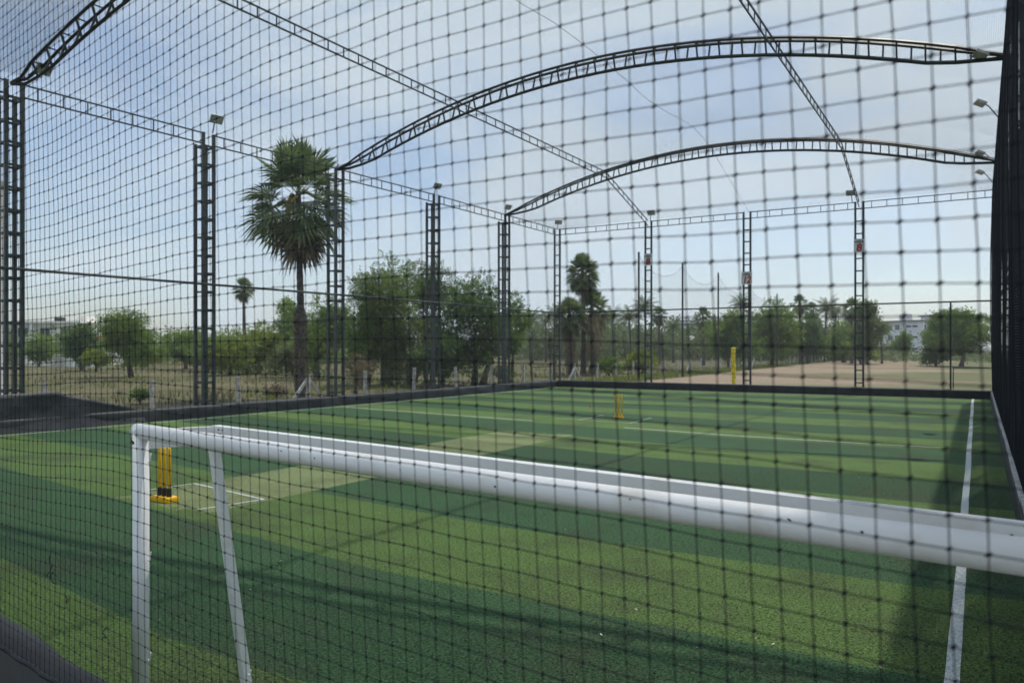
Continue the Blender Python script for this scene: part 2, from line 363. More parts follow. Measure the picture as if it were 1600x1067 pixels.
# ------------------------------------------------------------------ kerbs and tarpaulins
def wrapped_wall(name, path, width, top, material, label, cat='kerb', side=1, base=-0.05, cap=None, wrinkle=0.03, step=0.12):
    """low wall wrapped in sheeting: cross-section swept along a path; side=+1 puts the wall on the left of the path"""
    rows = []
    for (x, y), (tx, ty), hh in path:
        nx, ny = -ty * side, tx * side
        prof = [(0, base), (0.0, hh*0.25), (0.0, hh*0.5), (0.0, hh*0.78), (0.01, hh - 0.035), (0.045, hh), (width*0.5, hh + 0.006), (width - 0.045, hh), (width - 0.01, hh - 0.035), (width, hh*0.5), (width, base)]
        r = []
        for k, (a, z) in enumerate(prof):
            wv = wrinkle * mnoise.noise((x*2.1 + 7.3, y*2.1 + a*3, z*3.0)) * (1 if z > 0 else 0)
            wz = 0.5*wrinkle*mnoise.noise((x*1.3, y*1.3, 5.0 + k)) if z > 0.2 else 0
            r.append((x + nx*(a + wv), y + ny*(a + wv), z + wz))
        rows.append(r)
    if side < 0: rows = rows[::-1]
    o = MB().grid(rows).build(name, material, smooth=True)
    return tag(o, label, cat)
def line_path(a, b, hf, step=0.12):
    a = Vector(a); b = Vector(b); t = (b - a).normalized(); n = int((b - a).length / step)
    return [((a + (b-a)*i/n)[:], t[:], hf(((a + (b-a)*i/n)))) for i in range(n + 1)]
def left_h(p):
    y = p[1]
    if y < 10.9: return 0.97 + 0.03*math.sin(y*1.3)
    if y < 13.2:
        u = (y - 10.9)/2.3; return 0.97 + (KERB - 0.97)*u
    return KERB
wrapped_wall('left_kerb', line_path((xw(YNL) + 0.35, YNL), (XL + 0.35, 26.8), lambda p: KERB) + line_path((XL + 0.35, 26.8), (XL + 0.35, YF - 0.42), lambda p: KERB)[1:], 0.5, KERB, tarp_m, 'grey tarpaulin kerb along the left wall under the columns', side=1)
# taller sheet hung on the net at the near end of the left wall
mb = MB(); rows = []
yy = [YNL - 0.1 + i*0.1 for i in range(97)]
for y in yy:
    h = left_h((0, y)) if y < 13.2 else KERB
    r = []
    for k in range(9):
        u = k/8; z = 0.0 + (h - 0.0)*u
        x = xw(y) + 0.42 - 0.10*u - 0.05*math.sin(u*3.1) + 0.05*mnoise.noise((y*1.1, z*2.0, 1.0)) + 0.015*mnoise.noise((y*4.0, z*5.0, 4.0))
        r.append((x, y, z))
    r.append((xw(y) + 0.22, y, h - 0.03)); r.append((xw(y) + 0.20, y, 0.02))
    rows.append(r)
tag(mb.grid(rows).build('tarpaulin', tarp_m, smooth=True), 'dark tarpaulin raised into a hump at the near left corner', 'tarpaulin')
wrapped_wall('far_kerb', line_path((XL + 0.36, YF - 0.42), (XR + 0.05, YF - 0.42), lambda p: KERB), 0.5, KERB, tarp_dark, 'black tarpaulin kerb along the far end wall', side=1)
wrapped_wall('near_kerb', line_path((-20.6, near_y(-20.6) + 0.16), (XR + 0.2, near_y(XR + 0.2) + 0.16), lambda p: 0.995), 0.15, 1.0, tarp_dark, 'dark tarpaulin wall under the foreground net', side=-1)
# right kerb: concrete blocks, each one a piece
rk = empty('right_kerb', (XR, YN, 0)); tag(rk, 'grey concrete block kerb under the dark right hand net', 'kerb')
random.seed(11)
y = YN + 0.2; blk = None
while y < YF - 0.5:
    ln = 1.9
    if blk is None:
        bm = bmesh.new(); bmesh.ops.create_cube(bm, size=1.0)
        bmesh.ops.scale(bm, vec=(0.5, ln - 0.015, 0.42), verts=bm.verts); bmesh.ops.bevel(bm, geom=bm.edges[:], offset=0.012, segments=1, affect='EDGES')
        blk = bpy.data.meshes.new('block'); bm.to_mesh(blk); bm.free()
    if y + ln > YF - 0.45: break
    link('block', blk, conc_m, rk, (random.uniform(-0.008, 0.008) - 0.06, y + ln/2 - YN, KERB - 0.21 + random.uniform(-0.006, 0.006)))
    y += ln
tag(MB().box((XR - 0.335, YN + 0.2, -0.02), (XR - 0.318, YF - 0.45, KERB - 0.05)).build('facing_sheet', tarp_dark, rk, loc=(-XR, -YN, 0)))

# ------------------------------------------------------------------ steel: columns, trusses, rails
LEGW = 0.085
RUNG_MESH = {}
def rung_mesh(length, w):
    k = (round(length, 3), w)
    if k not in RUNG_MESH: RUNG_MESH[k] = MB().bar((-length/2, 0, 0), (length/2, 0, 0), w).mesh('rung', None)
    return RUNG_MESH[k]
LEG_MESH = {}
def leg_mesh(z0, z1, w):
    k = (round(z0, 3), round(z1, 3), w)
    if k not in LEG_MESH: LEG_MESH[k] = MB().bar((0, 0, z0), (0, 0, z1), w).mesh('leg', None)
    return LEG_MESH[k]
def box_column(x, y, label, outer, top=EAVE, side=0.38, rungs=True, m=None, short=0.33):
    m = m or steel
    r = empty('lattice_column', (x, y, 0)); tag(r, label, 'column', 'lattice columns of the cage')
    h = side/2; zb = KERB - 0.01
    for sx in (-1, 1):
        for sy in (-1, 1):
            zt = top - (short if sx == outer else 0)
            link('leg', leg_mesh(zb, zt, LEGW), m, r, (sx*h, sy*h, 0))
    z = zb + 0.12
    while z < top - 0.05:
        ln = side - LEGW - 0.002
        for sy in (-1, 1): 
            if z < top - short - 0.03: link('rung', rung_mesh(ln, 0.055), m, r, (0, sy*h, z))
        for sx in (-1, 1):
            if sx == outer and z > top - short: continue
            link('rung', rung_mesh(ln, 0.055), m, r, (sx*h, 0, z + 0.02), (0, 0, R(90)))
        z += 0.565
    link('cap_plate', MB().box((-h - 0.05, -h - 0.05, 0), (h + 0.05, h + 0.05, 0.012)).mesh('cap_plate', m), m, r, (0, 0, top + 0.002)) if outer == 0 else None
    return r
def ladder_column(x, y, label, rz=0, top=EAVE, side=0.33):
    r = empty('lattice_column', (x, y, 0), rz); tag(r, label, 'column', 'lattice columns of the cage')
    for sx in (-1, 1): link('leg', leg_mesh(KERB - 0.01, top, 0.085), steel, r, (sx*side/2, 0, 0))
    z = KERB + 0.2
    while z < top:
        link('rung', rung_mesh(side - 0.088, 0.055), steel, r, (0, 0, z)); z += 0.565
    return r
ordn = ['nearest', 'second', 'third', 'fourth', 'fifth']
lab_left = ['grey lattice column at the left edge of the picture, beside the dark tarpaulin hump',
            'grey lattice column of the left wall just left of the tall fan palm',
            'grey lattice column of the left wall just right of the tall fan palm',
            'grey lattice column of the left wall in front of the big leafy trees',
            'grey lattice column of the left wall nearest the far corner']
for i, y in enumerate(BAYS): box_column(xw(y), y, lab_left[i], -1, m=steel_grey)
for i, y in enumerate(BAYS): box_column(XR + 0.1, y, f'dark lattice column behind the right hand net, {ordn[i]} from the camera', 1)
ladder_column(XL + 0.15, YF, 'slim corner column where left and far walls meet')
ladder_column(-14.8, YF, 'slim far wall column with the left bonus 8 sign')
ladder_column(-9.7, YF, 'slim far wall column with the bonus 12 sign')
ladder_column(-4.66, YF, 'slim far wall column with the right bonus 8 sign')
ladder_column(XR, YF, 'slim corner column at the far end of the right hand net')
def ladder_truss(name, pts, depth, label, group, m=steel, w=0.036, pitch=0.6, drop=(0, 0, -1), cat='truss'):
    r = empty(name, pts[0]); o = Vector(pts[0]); tag(r, label, cat, group)
    for i in range(len(pts) - 1):
        a, b = Vector(pts[i]) - o, Vector(pts[i+1]) - o
        dv = Vector(drop)*depth
        MB().bar(a, b, w).build('chord', m, r)
        MB().bar(a + dv, b + dv, w).build('chord', m, r)
        n = max(2, round((b-a).length/pitch))
        me = MB().bar(Vector((0, 0, 0)) + Vector(drop)*w/2, dv - Vector(drop)*w/2, w*0.75).mesh('picket', m)
        for k in range(n):
            link('picket', me, m, r, a + (b-a)*(k + 0.5)/n)
    return r
ys = [YN] + BAYS + [YF]
ordn6 = ['nearest', 'second', 'third', 'fourth', 'fifth', 'farthest']
bay_l = ['nearest bay, off to the left', 'bay beside the tarpaulin hump', 'bay in front of the tall fan palm', 'bay right of the tall fan palm', 'bay before the big leafy trees', 'bay ending at the far corner']
for i in range(6):
    ladder_truss('eave_truss', [(xw(max(YNL, ys[i])) + 0.19, max(YNL, ys[i]) + 0.25, EAVE - 0.03), (xw(ys[i+1]) + 0.19, ys[i+1] - 0.25, EAVE - 0.03)], 0.32, 'ladder truss on top of the left wall, ' + bay_l[i], 'eave trusses', steel_grey)
    ladder_truss('eave_truss', [(XR - 0.08, ys[i] + 0.25, EAVE - 0.03), (XR - 0.08, ys[i+1] - 0.25, EAVE - 0.03)], 0.32, f'ladder truss on top of the right hand net, {ordn6[i]} bay from the camera', 'eave trusses')
fx = [XL + 0.15, -14.8, -9.7, -4.66, XR]
for i in range(4):
    ladder_truss('eave_truss', [(fx[i] + 0.2, YF, EAVE - 0.03), (fx[i+1] - 0.2, YF, EAVE - 0.03)], 0.30, 'ladder truss on top of the far wall, ' + ['left corner bay', 'bay between bonus 8 and bonus 12', 'bay right of bonus 12', 'right corner bay'][i], 'eave trusses')
def arch(y, label):
    r = empty('arch_truss', (AX, y, EAVE)); tag(r, label, 'truss', 'curved roof trusses')
    n = 34; x0, x1 = xw(y) + 0.05, XR + 0.05
    top, bot = [], []
    for i in range(n + 1):
        x = x0 + (x1 - x0)*i/n; z = vault(x) - EAVE
        top.append(Vector((x - AX, 0, z)))
        u = min(i, n - i)/2.6; d = 0.42*min(1, u)
        bot.append(Vector((x - AX, 0, z - max(0.03, d))))
    for sy in (-1, 1):
        off = Vector((0, sy*0.14, 0))
        MB().tube([p + off*min(1, min(i, n-i)/2.0) for i, p in enumerate(top)], 0.045, 4).build('top_chord', steel, r)
    MB().tube(bot, 0.05, 4).build('bottom_chord', steel, r)
    for i in range(2, n - 1):
        for sy in (-1, 1):
            if sy > 0: t = (top[i] + top[i+1])/2 + Vector((0, 0.14, 0)); bb = (bot[i] + bot[i+1])/2
            else: t = top[i] + Vector((0, -0.14, 0)); bb = bot[i]
            MB().bar(t, bb, 0.042).build('web_bar', steel, r)
        MB().bar(top[i] + Vector((0, -0.14, 0)), top[i] + Vector((0, 0.14, 0)), 0.025).build('tie_bar', steel, r)
    return r
arch(BAYS[0], 'curved roof truss rising from the left edge column out of the picture')
arch(BAYS[2], 'large curved roof truss springing from beside the tall fan palm')
arch(BAYS[4], 'far smaller curved roof truss nearest the end wall')
for x, lb in ((-14.8, 'left'), (-4.66, 'right')):
    pts = [(x, yv, vault(x) - 0.02) for yv in (near_y(x) + 0.1, BAYS[0], BAYS[2], BAYS[4])]
    for i in range(3):
        ladder_truss('purlin', [pts[i], pts[i+1]], 0.26, f'long {lb} roof purlin, ' + ['near length over the camera side', 'length between the first and second curved trusses', 'length between the second and third curved trusses'][i], 'roof purlins', steel_grey if lb == 'left' else steel)
    ladder_truss('purlin', [pts[-1], (x, YF - 0.05, EAVE)], 0.26, f'sloping end of the {lb} roof purlin down to the far wall', 'roof purlins')
def rail(pts, rad, label, m):
    o = MB().tube(pts, rad, 8).build('mid_rail', m, smooth=False); return tag(o, label, 'rail')
rail([(xw(YNL) + 0.26, YNL, 4.1), (XL + 0.26, 26.8, 4.1), (XL + 0.26, YF, 4.1)], 0.038, 'grey pipe rail halfway up the left wall', steel_grey)
rail([(XL + 0.3, YF - 0.05, 4.12), (XR, YF - 0.05, 4.12)], 0.035, 'dark pipe rail halfway up the far wall', steel)
rail([(XR - 0.02, YN, 4.1), (XR - 0.02, YF, 4.1)], 0.035, 'dark pipe rail behind the right hand net', steel)
# gate at the right end of the far wall
gt = empty('wire_gate', (-1.05, YF, 0)); tag(gt, 'dark framed wire gate at the right end of the far wall', 'gate')
MB().bar((0, 0, KERB), (0, 0, 4.1), 0.07).build('gate_post', steel, gt)
MB().bar((0.1, 0, KERB + 0.03), (0.1, 0, 1.28), 0.04).build('gate_stile', steel, gt)
MB().bar((0.08, 0, 1.28), (1.6, 0, 1.28), 0.04).build('gate_rail', steel, gt)
MB().bar((1.62, 0, KERB), (1.62, 0, 4.1), 0.06).build('gate_post', steel, gt)

# ------------------------------------------------------------------ nets
class Net:
    """twines as slim three-sided prisms"""
    def __init__(s): s.m = MB()
    def line(s, pts, r): s.m.tube(pts, r, 3, cap=False)
random.seed(5)
def frange(a, b, st):
    n = int((b - a)/st); return [a + (b-a)*i/n for i in range(n+1)]
NR = 0.0015
# left wall
nn = Net()
def lx(y, z): return xw(y) + 0.30 + 0.05*math.sin(y*0.9)*math.sin((z - KERB)/(EAVE - KERB)*math.pi)
for y in frange(YNL, YF - 0.1, MESH): nn.line([(lx(y, z), y + 0.01*math.sin(z*2 + y), z) for z in (KERB, 2.5, 4.6, 6.7, EAVE)], NR)
for z in frange(KERB, EAVE, MESH): nn.line([(lx(y, z), y, z + 0.012*math.sin(y*1.7)) for y in frange(YNL, YF - 0.1, 1.8)], NR)
tag(nn.m.build('side_net', net_far), 'fine mesh net hung along the left wall of the cage', 'net')
# far wall
nn = Net()
for x in frange(XL + 0.3, XR - 0.1, MESH): nn.line([(x, YF - 0.12 + 0.04*math.sin(x)*math.sin(z), z) for z in (KERB, 2.5, 4.6, 6.7, EAVE)], NR)
for z in frange(KERB, EAVE, MESH): nn.line([(x, YF - 0.12 + 0.04*math.sin(x)*math.sin(z), z) for x in frange(XL + 0.3, XR - 0.1, 3.0)], NR)
tag(nn.m.build('end_net', net_far), 'fine mesh net hung along the far end wall', 'net')
# right wall, bellied inwards here and there and gathered into folds
nn = Net()
def rx(y, z): 
    u = (z - KERB)/(EAVE - KERB)
    return XR - 0.26 + 0.05*math.sin(y*1.25 + z*0.3)*math.sin(u*math.pi) + 0.03*math.sin(y*4.1 + 1.0)*math.sin(u*math.pi)
for y in frange(YN, YF - 0.2, MESH): nn.line([(rx(y, z), y, z) for z in frange(KERB - 0.06, EAVE, 0.9)], 0.0028)
for z in frange(KERB - 0.06, EAVE, MESH): nn.line([(rx(y, z), y, z) for y in frange(YN, YF - 0.2, 0.45)], 0.0028)
tag(nn.m.build('side_net', net_m), 'dark net hung in folds along the right wall', 'net')
nn = Net()
for y in frange(YN, YF - 0.2, 0.03): nn.line([(XR + 0.36 + 0.02*math.sin(y*2.2), y, z) for z in (KERB - 0.06, 3.0, 6.0, EAVE - 0.4)], 0.003)
for z in frange(KERB - 0.06, EAVE - 0.4, 0.03): nn.line([(XR + 0.36 + 0.02*math.sin(y*2.2), y, z) for y in frange(YN, YF - 0.2, 0.7)], 0.003)
tag(nn.m.build('shade_net', net_m), 'black close woven shade net on the outside of the right wall', 'net')
# roof
nn = Net()
def rz_(x, y):
    sag = 0.16*math.sin(math.pi*((y - YN) % 5.6)/5.6) * (0.5 + 0.5*math.sin(x*0.5))
    return roof(x, y) + 0.03 - sag*0.6
xsR = frange(XL + 0.2, XR - 0.1, 1.0)
for y in frange(YN, YF - 0.1, MESH):
    xa = max(xw(max(y, YNL)) + 0.2, (1.03 - y)/0.13)
    if xa < XR - 0.3: nn.line([(x, y, rz_(x, y)) for x in frange(xa, XR - 0.1, max(0.2, min(1.0, (XR - 0.1 - xa)/2)))], NR)
ysR = frange(YN, YF - 0.1, 1.4)
for x in frange(XL + 0.2, XR - 0.1, MESH): nn.line([(x, y, rz_(x, y)) for y in frange(near_y(x), YF - 0.1, 1.4)], NR)
tag(nn.m.build('roof_net', net_far), 'fine mesh net stretched over the curved roof trusses', 'net')
nn = MB()  # extra close-woven layer on the first roof bay, added to darken the near turf
def ribbon(pts, wv):
    rows_ = [[Vector(p) - Vector(wv), Vector(p) + Vector(wv)] for p in pts]; nn.grid(rows_)
xs2 = frange(XL + 0.2, XR, 1.1)
for y in frange(YN + 0.1, BAYS[0] - 0.05, 0.025):
    xa = max(XL + 0.2, (1.03 - y)/0.13)
    if xa < XR - 0.3: ribbon([(x, y, rz_(x, y) + 0.05) for x in frange(xa, XR, max(0.2, min(1.1, (XR - xa)/2)))], (0, 0.0024, 0))
for x in frange(XL + 0.2, XR, 0.025): ribbon([(x, y, rz_(x, y) + 0.053) for y in frange(near_y(x), BAYS[0], 1.4)], (0.0024, 0, 0))
tag(nn.build('added_shade_net', net_m), 'netting added over the near roof bay to darken the near turf', 'net')
tag(MB().tube([(-9.7 + 0.12*math.sin(y*0.7), y, rz_(-9.7, y) - 0.02) for y in frange(2.4, YF - 0.1, 0.7)], 0.007, 5).build('seam_rope', net_m), 'thin seam rope down the middle of the roof net', 'rope')
tag(MB().tube([(x, BAYS[4] + 0.02, vault(x) + 0.06) for x in frange(XL + 0.2, XR, 0.5)], 0.035, 5).build('seam_rope', net_m), 'thick gathered net edge lying on the far curved truss', 'rope')
# near net in full detail: every twine bowed between knots, a lump at each knot
near = MB(); far_part = Net()
def npos(i, j):
    x = 0.58 - i*MESH; z = 1.0 + j*MESH
    yv = near_y(x) + 0.03*mnoise.noise((x*0.5, z*0.45, 3.1)) + 0.003*mnoise.noise((x*4.0, z*4.0, 8.0))
    dx = 0.035*mnoise.noise((x*0.45, z*0.4, 11.0)) + 0.0032*mnoise.noise((x*7, z*7, 2.0)) - 0.014*(z - 2)
    dz = 0.05*mnoise.noise((x*0.45, z*0.4, 21.0)) + 0.0032*mnoise.noise((x*7, z*7, 31.0)) + 0.05*math.exp(-((x + 2.2)/0.6)**2)*math.exp(-((z - 1.75)/0.4)**2)
    if j == 0: dz = 0.0
    return Vector((x + dx, yv, z + dz))
NI, NJ = 190, 172
P = [[npos(i, j) for j in range(NJ)] for i in range(NI)]
TR = 0.00085
for i in range(NI):
    for j in range(NJ):
        p = P[i][j]
        for q, cond in (((i+1, j), i+1 < NI), ((i, j+1), j+1 < NJ)):
            if not cond: continue
            e = P[q[0]][q[1]]; t = e - p
            n = len(near.v)
            if q[0] != i: a, b = Vector((0, TR, 0)), Vector((0, 0, TR))
            else: a, b = Vector((0, TR, 0)), Vector((TR, 0, 0))
            for c in (p, e): near.v += [c + a, c + b, c - a, c - b]
            near.f += [(n, n+1, n+5, n+4), (n+1, n+2, n+6, n+5), (n+2, n+3, n+7, n+6), (n+3, n, n+4, n+7)]
        k = 0.0034*random.uniform(0.85, 1.15); n = len(near.v); an = random.uniform(-0.3, 0.3) + 0.7
        ca, sa = math.cos(an)*k, math.sin(an)*k
        near.v += [p + Vector((ca*1.45, 0, sa*1.45)), p + Vector((-sa*0.8, 0, ca*0.8)), p + Vector((-ca*1.45, 0, -sa*1.45)), p + Vector((sa*0.8, 0, -ca*0.8)), p + Vector((0, k*0.8, 0)), p - Vector((0, k*0.8, 0))]
        near.f += [(n, n+1, n+4), (n+1, n+2, n+4), (n+2, n+3, n+4), (n+3, n, n+4), (n+1, n, n+5), (n+2, n+1, n+5), (n+3, n+2, n+5), (n, n+3, n+5)]
en = near.build('foreground_net', net_m); tag(en, 'black knotted square mesh net in the foreground, blurred towards the right', 'net')
xe = 0.58 - (NI - 1)*MESH; ze = 1.0 + (NJ - 1)*MESH
for x in frange(-20.5, xe - MESH, MESH): far_part.line([(x, near_y(x), 1.0), (x, near_y(x), ze), (x, near_y(x), EAVE)], TR)
for z in frange(1.0, ze, MESH): far_part.line([(-20.5, near_y(-20.5), z), (xe, near_y(xe), z)], TR)
fp = far_part.m.build('outer_mesh', net_m, en)
# bottom rope tied to the kerb
rp = MB().tube([(0.6 - 0.06*i, near_y(0.6 - 0.06*i) + 0.004*math.sin(i*1.7), 1.004 + 0.008*mnoise.noise((i*0.31, 0, 0))) for i in range(350)], 0.008, 6).build('bottom_rope', net_m, smooth=True)
tag(rp, 'black rope lashing the foreground net to its kerb', 'rope')
random.seed(8)
for (x, z) in ((-2.62, 1.42), (-2.57, 1.36), (-2.5, 1.31), (-2.2, 1.28), (-1.62, 1.12)):    # loose twine ends knotted into the mesh
    pts = [Vector((x, near_y(x) - 0.004, z))]
    for k in range(7): pts.append(pts[-1] + Vector((random.uniform(-0.02, 0.02), random.uniform(-0.004, 0.003), random.uniform(-0.02, 0.01))))
    MB().tube(pts, 0.0016, 4).build('twine_end', net_m, en)

# ------------------------------------------------------------------ goal
GZ = 1.70; GR = 0.041
gl, gr = Vector((-3.82, 2.46, 0)), Vector((0.23, 1.94, 0))
ax = (gr - gl).normalized(); bk = Vector((-ax.y, ax.x, 0))         # bk points away from the camera
goal = empty('goal', gl); tag(goal, 'white painted goal frame standing behind the foreground net', 'goal')
def gp(a, b, z): return ax*a + bk*b + Vector((0, 0, z))
GW = (gr - gl).length
def pipe(pts, r, name, k=20):
    o = MB().tube(pts, r, k).build(name, white_m, goal, smooth=False)
    for p in o.data.polygons: p.use_smooth = len(p.vertices) == 4
    return o
cb = pipe([gp(-GR, 0, GZ - GR), gp(GW*0.33, 0, GZ - GR - 0.004), gp(GW*0.66, 0, GZ - GR - 0.004), gp(GW + GR, 0, GZ - GR)], GR, 'crossbar')
pipe([gp(0, 0, 0), gp(0, 0, GZ - 0.02)], GR, 'post'); pipe([gp(GW, 0, 0), gp(GW, 0, GZ - 0.02)], GR, 'post')
D1, D2 = 0.42, 0.64
RZ = GZ - 0.085
for a in (0.0, GW):
    MB().bar(gp(a, 0.03, RZ), gp(a, D1 - 0.02, RZ - 0.01), 0.04, 0.10).build('side_bar', white_m, goal)
    MB().bar(gp(a + (0.05 if a == 0 else -0.05), D1 - 0.03, RZ - 0.07), gp(a, D2, 0.02), 0.048, 0.048, up=tuple(bk)).build('stay', white_m, goal)
    MB().bar(gp(a, 0.05, 0.03), gp(a, D2 + 0.03, 0.03), 0.05, 0.05).build('ground_bar', white_m, goal)
MB().bar(gp(-0.02, D1 + 0.02, RZ - 0.01), gp(3.90, D1 + 0.02, RZ - 0.02), 0.05, 0.105).build('rear_bar', white_m, goal)
MB().bar(gp(0, D2 + 0.06, 0.03), gp(GW, D2 + 0.06, 0.03), 0.05, 0.05).build('ground_bar', white_m, goal)
for z in (1.50, 0.98, 0.45):                                        # net hooks on the post
    hk = [gp(0.046, 0.015, z), gp(0.062, 0.015, z - 0.004), gp(0.072, 0.015, z + 0.008), gp(0.075, 0.015, z + 0.03), gp(0.076, 0.015, z + 0.048)]
    MB().tube(hk, 0.0045, 6).build('hook', white_m, goal, smooth=True)
MB().tube([gp(0.035, D2 - 0.02, 0.17), gp(0.055, D2 - 0.02, 0.165), gp(0.058, D2 - 0.02, 0.2)], 0.0045, 6).build('hook', white_m, goal)
random.seed(21)
def chip(c, nrm, size, name='rust_chip'):
    nrm = nrm.normalized(); u = nrm.cross(Vector((0.3, 0.2, 1))).normalized(); v = nrm.cross(u)
    mb = MB(); n = 9; ring_ = []
    for k in range(n):
        a = 2*math.pi*k/n; rr = size*random.uniform(0.45, 1.1)
        mb.v.append(c + u*math.cos(a)*rr + v*math.sin(a)*rr*0.6 + nrm*0.0012)
    for k in range(n): mb.v.append(mb.v[k] - nrm*0.004)
    mb.f.append(tuple(range(n)))
    for k in range(n): mb.f.append((k, (k+1) % n, n + (k+1) % n, n + k))
    mb.build(name, rust_m, goal)
for a in (0.02, 0.25, 0.55, 1.02, 1.32, 1.45, 1.55, 2.05, 2.5, 3.0, 3.45, 3.62):
    an = random.uniform(-0.6, 0.6)
    nrm = -bk*math.cos(an) + Vector((0, 0, 1))*math.sin(an)
    chip(gp(a, 0, GZ - GR - 0.002) + nrm*GR, nrm, random.uniform(0.002, 0.006))
chip(gp(-0.01, 0, GZ - 0.095) - bk*GR, -bk, 0.022)
for k in range(5): chip(gp(0.04 + random.uniform(0, .06), D1 - 0.008, RZ + random.uniform(-.03, .03)), -bk, random.uniform(0.006, 0.013))
for k in range(4): chip(gp(3.84 + random.uniform(0, .07), D1 - 0.008, RZ - random.uniform(0, .05)), -bk, random.uniform(0.015, 0.03))

# ------------------------------------------------------------------ stumps, ball
def stumps(loc, rz, label, foot, sr=0.023):
    r = empty('cricket_stumps', loc, rz); tag(r, label, 'stumps', 'yellow plastic stumps')
    bm = bmesh.new(); bmesh.ops.create_cube(bm, size=1.0)
    bmesh.ops.scale(bm, vec=foot, verts=bm.verts); bmesh.ops.bevel(bm, geom=bm.edges[:], offset=0.012, segments=2, affect='EDGES')
    me = bpy.data.meshes.new('base'); bm.to_mesh(me); bm.free(); link('base', me, yellow_m, r, (0, 0, foot[2]/2))
    for i in (-1, 0, 1):
        x = i*0.105
        o = MB().tube([(x, 0, foot[2] - 0.005), (x, 0, 0.72), (x, 0, 0.745)], [sr, sr, sr*0.65], 12).build('stump', yellow_m, r)
        for p in o.data.polygons: p.use_smooth = len(p.vertices) == 4
        MB().tube([(x, 0, foot[2] - 0.002), (x, 0, foot[2] + 0.03), (x, 0, foot[2] + 0.1), (x, 0, foot[2] + 0.12)], [sr*1.45, sr*1.35, sr*1.35, sr], 12).build('spring_sleeve', black_m if foot[1] > 0.1 else yellow_m, r)
    return r
stumps((-9.60, 6.53, 0), R(0), 'yellow plastic stumps with black sleeves beside the near goal post', (0.40, 0.20, 0.07))
stumps((-9.35, 21.56, 0), R(-4), 'small yellow stumps standing far down the pitch', (0.34, 0.09, 0.045), 0.020)
bm = bmesh.new(); bmesh.ops.create_uvsphere(bm, u_segments=14, v_segments=10, radius=0.037)
me = bpy.data.meshes.new('cricket_ball'); bm.to_mesh(me); bm.free()
bl = link('cricket_ball', me, ball_m, None, (-11.98, 25.05, 0.036)); tag(bl, 'red ball lying on the turf left of the far stumps', 'ball')
link('seam', MB().tube([(0.0375*math.cos(a), 0.0375*math.sin(a), 0) for a in [k*math.pi/8 for k in range(17)]], 0.0015, 4).mesh('seam'), sign_m, bl, rot=(0.6, 0.2, 0))

# ------------------------------------------------------------------ floodlights and signs
def floodlight(base, aim, label, arm=(0, 0, 0.45), size=(0.40, 0.27)):
    r = empty('floodlight', base); tag(r, label, 'floodlight', 'floodlights on the cage')
    arm = Vector(arm); aim = Vector(aim).normalized()
    c = arm*0.55 + Vector((0, 0, 0.05))
    hd = arm + aim*0.16
    MB().tube([(0, 0, -0.02), c, arm - Vector((0, 0, 0.02)), arm + aim*0.03], 0.019, 8).build('arm', steel_grey, r, smooth=True)
    q = aim.to_track_quat('-Z', 'Y')
    rot = q.to_euler()
    hw, hl = size[0]/2, size[1]/2
    hd = arm + aim*0.07
    MB().box((-hw, -hl, -0.02), (hw, hl, 0.035)).build('housing', lamp_body, r, loc=hd, rot=rot)
    MB().box((-hw + 0.025, -hl + 0.025, -0.03), (hw - 0.025, hl - 0.025, -0.022)).build('lens', lens_m, r, loc=hd, rot=rot)
    for k in range(5):
        xx = -hw + 0.06 + k*(2*hw - 0.12)/4
        MB().box((xx - 0.006, -hl + 0.02, 0.036), (xx + 0.006, hl - 0.02, 0.06)).build('fin', lamp_body, r, loc=hd, rot=rot)
    return r
LF = [(BAYS[1], 'floodlight on the column just left of the tall fan palm'), (BAYS[3], 'floodlight on the column before the big leafy trees'), (BAYS[4], 'floodlight where the far curved truss meets the left wall')]
for y, lb in LF: floodlight((XL + 0.05, y, EAVE), (0.75, -0.15, -0.62), lb, (0.16, 0.0, 0.42))
floodlight((XL + 0.2, BAYS[0] + 0.1, EAVE + 0.1), (0.8, 0.2, -0.6), 'dark floodlight under the foot of the nearest curved truss', (0.42, 0.1, 0.12))
floodlight((XL + 0.15, YF, EAVE), (0.6, -0.6, -0.6), 'floodlight on the far left corner column', (0.08, -0.04, 0.42))
floodlight((-14.7, YF, EAVE), (0.05, -0.75, -0.6), 'floodlight above the left bonus 8 sign', (0.1, -0.1, 0.42))
floodlight((-4.95, YF, EAVE), (0.0, -0.75, -0.6), 'floodlight above the right bonus 8 sign', (-0.05, -0.1, 0.45))
for y, lb, hgt in ((BAYS[2], 'floodlight at the right end of the large curved truss', 0.2), (26.2, 'floodlight on the right wall between the two curved trusses', 0.5), (BAYS[4], 'floodlight at the right end of the far curved truss', 0.45), (36.4, 'lowest floodlight on the right wall near the far corner', 0.5)):
    floodlight((XR - 0.25, y, EAVE), (-0.42, -0.12, -0.9), lb, (-0.42, -0.05, hgt), (0.40, 0.28))
def text_mesh(body, size, m, parent, loc, shear=0.0, sx=1.0, bold=0.0):
    cu = bpy.data.curves.new('lettering', 'FONT'); cu.body = body; cu.size = size; cu.align_x = 'CENTER'; cu.align_y = 'CENTER'; cu.extrude = 0.002; cu.shear = shear; cu.offset = bold
    o = bpy.data.objects.new('tmp', cu); COL.objects.link(o); bpy.context.view_layer.update()
    me = bpy.data.meshes.new_from_object(o.evaluated_get(bpy.context.evaluated_depsgraph_get())); bpy.data.objects.remove(o)
    me.name = 'lettering'; me.materials.clear()
    q = link('lettering', me, m, parent, loc, (R(90), 0, 0)); q.scale = (sx, 1, 1); return q
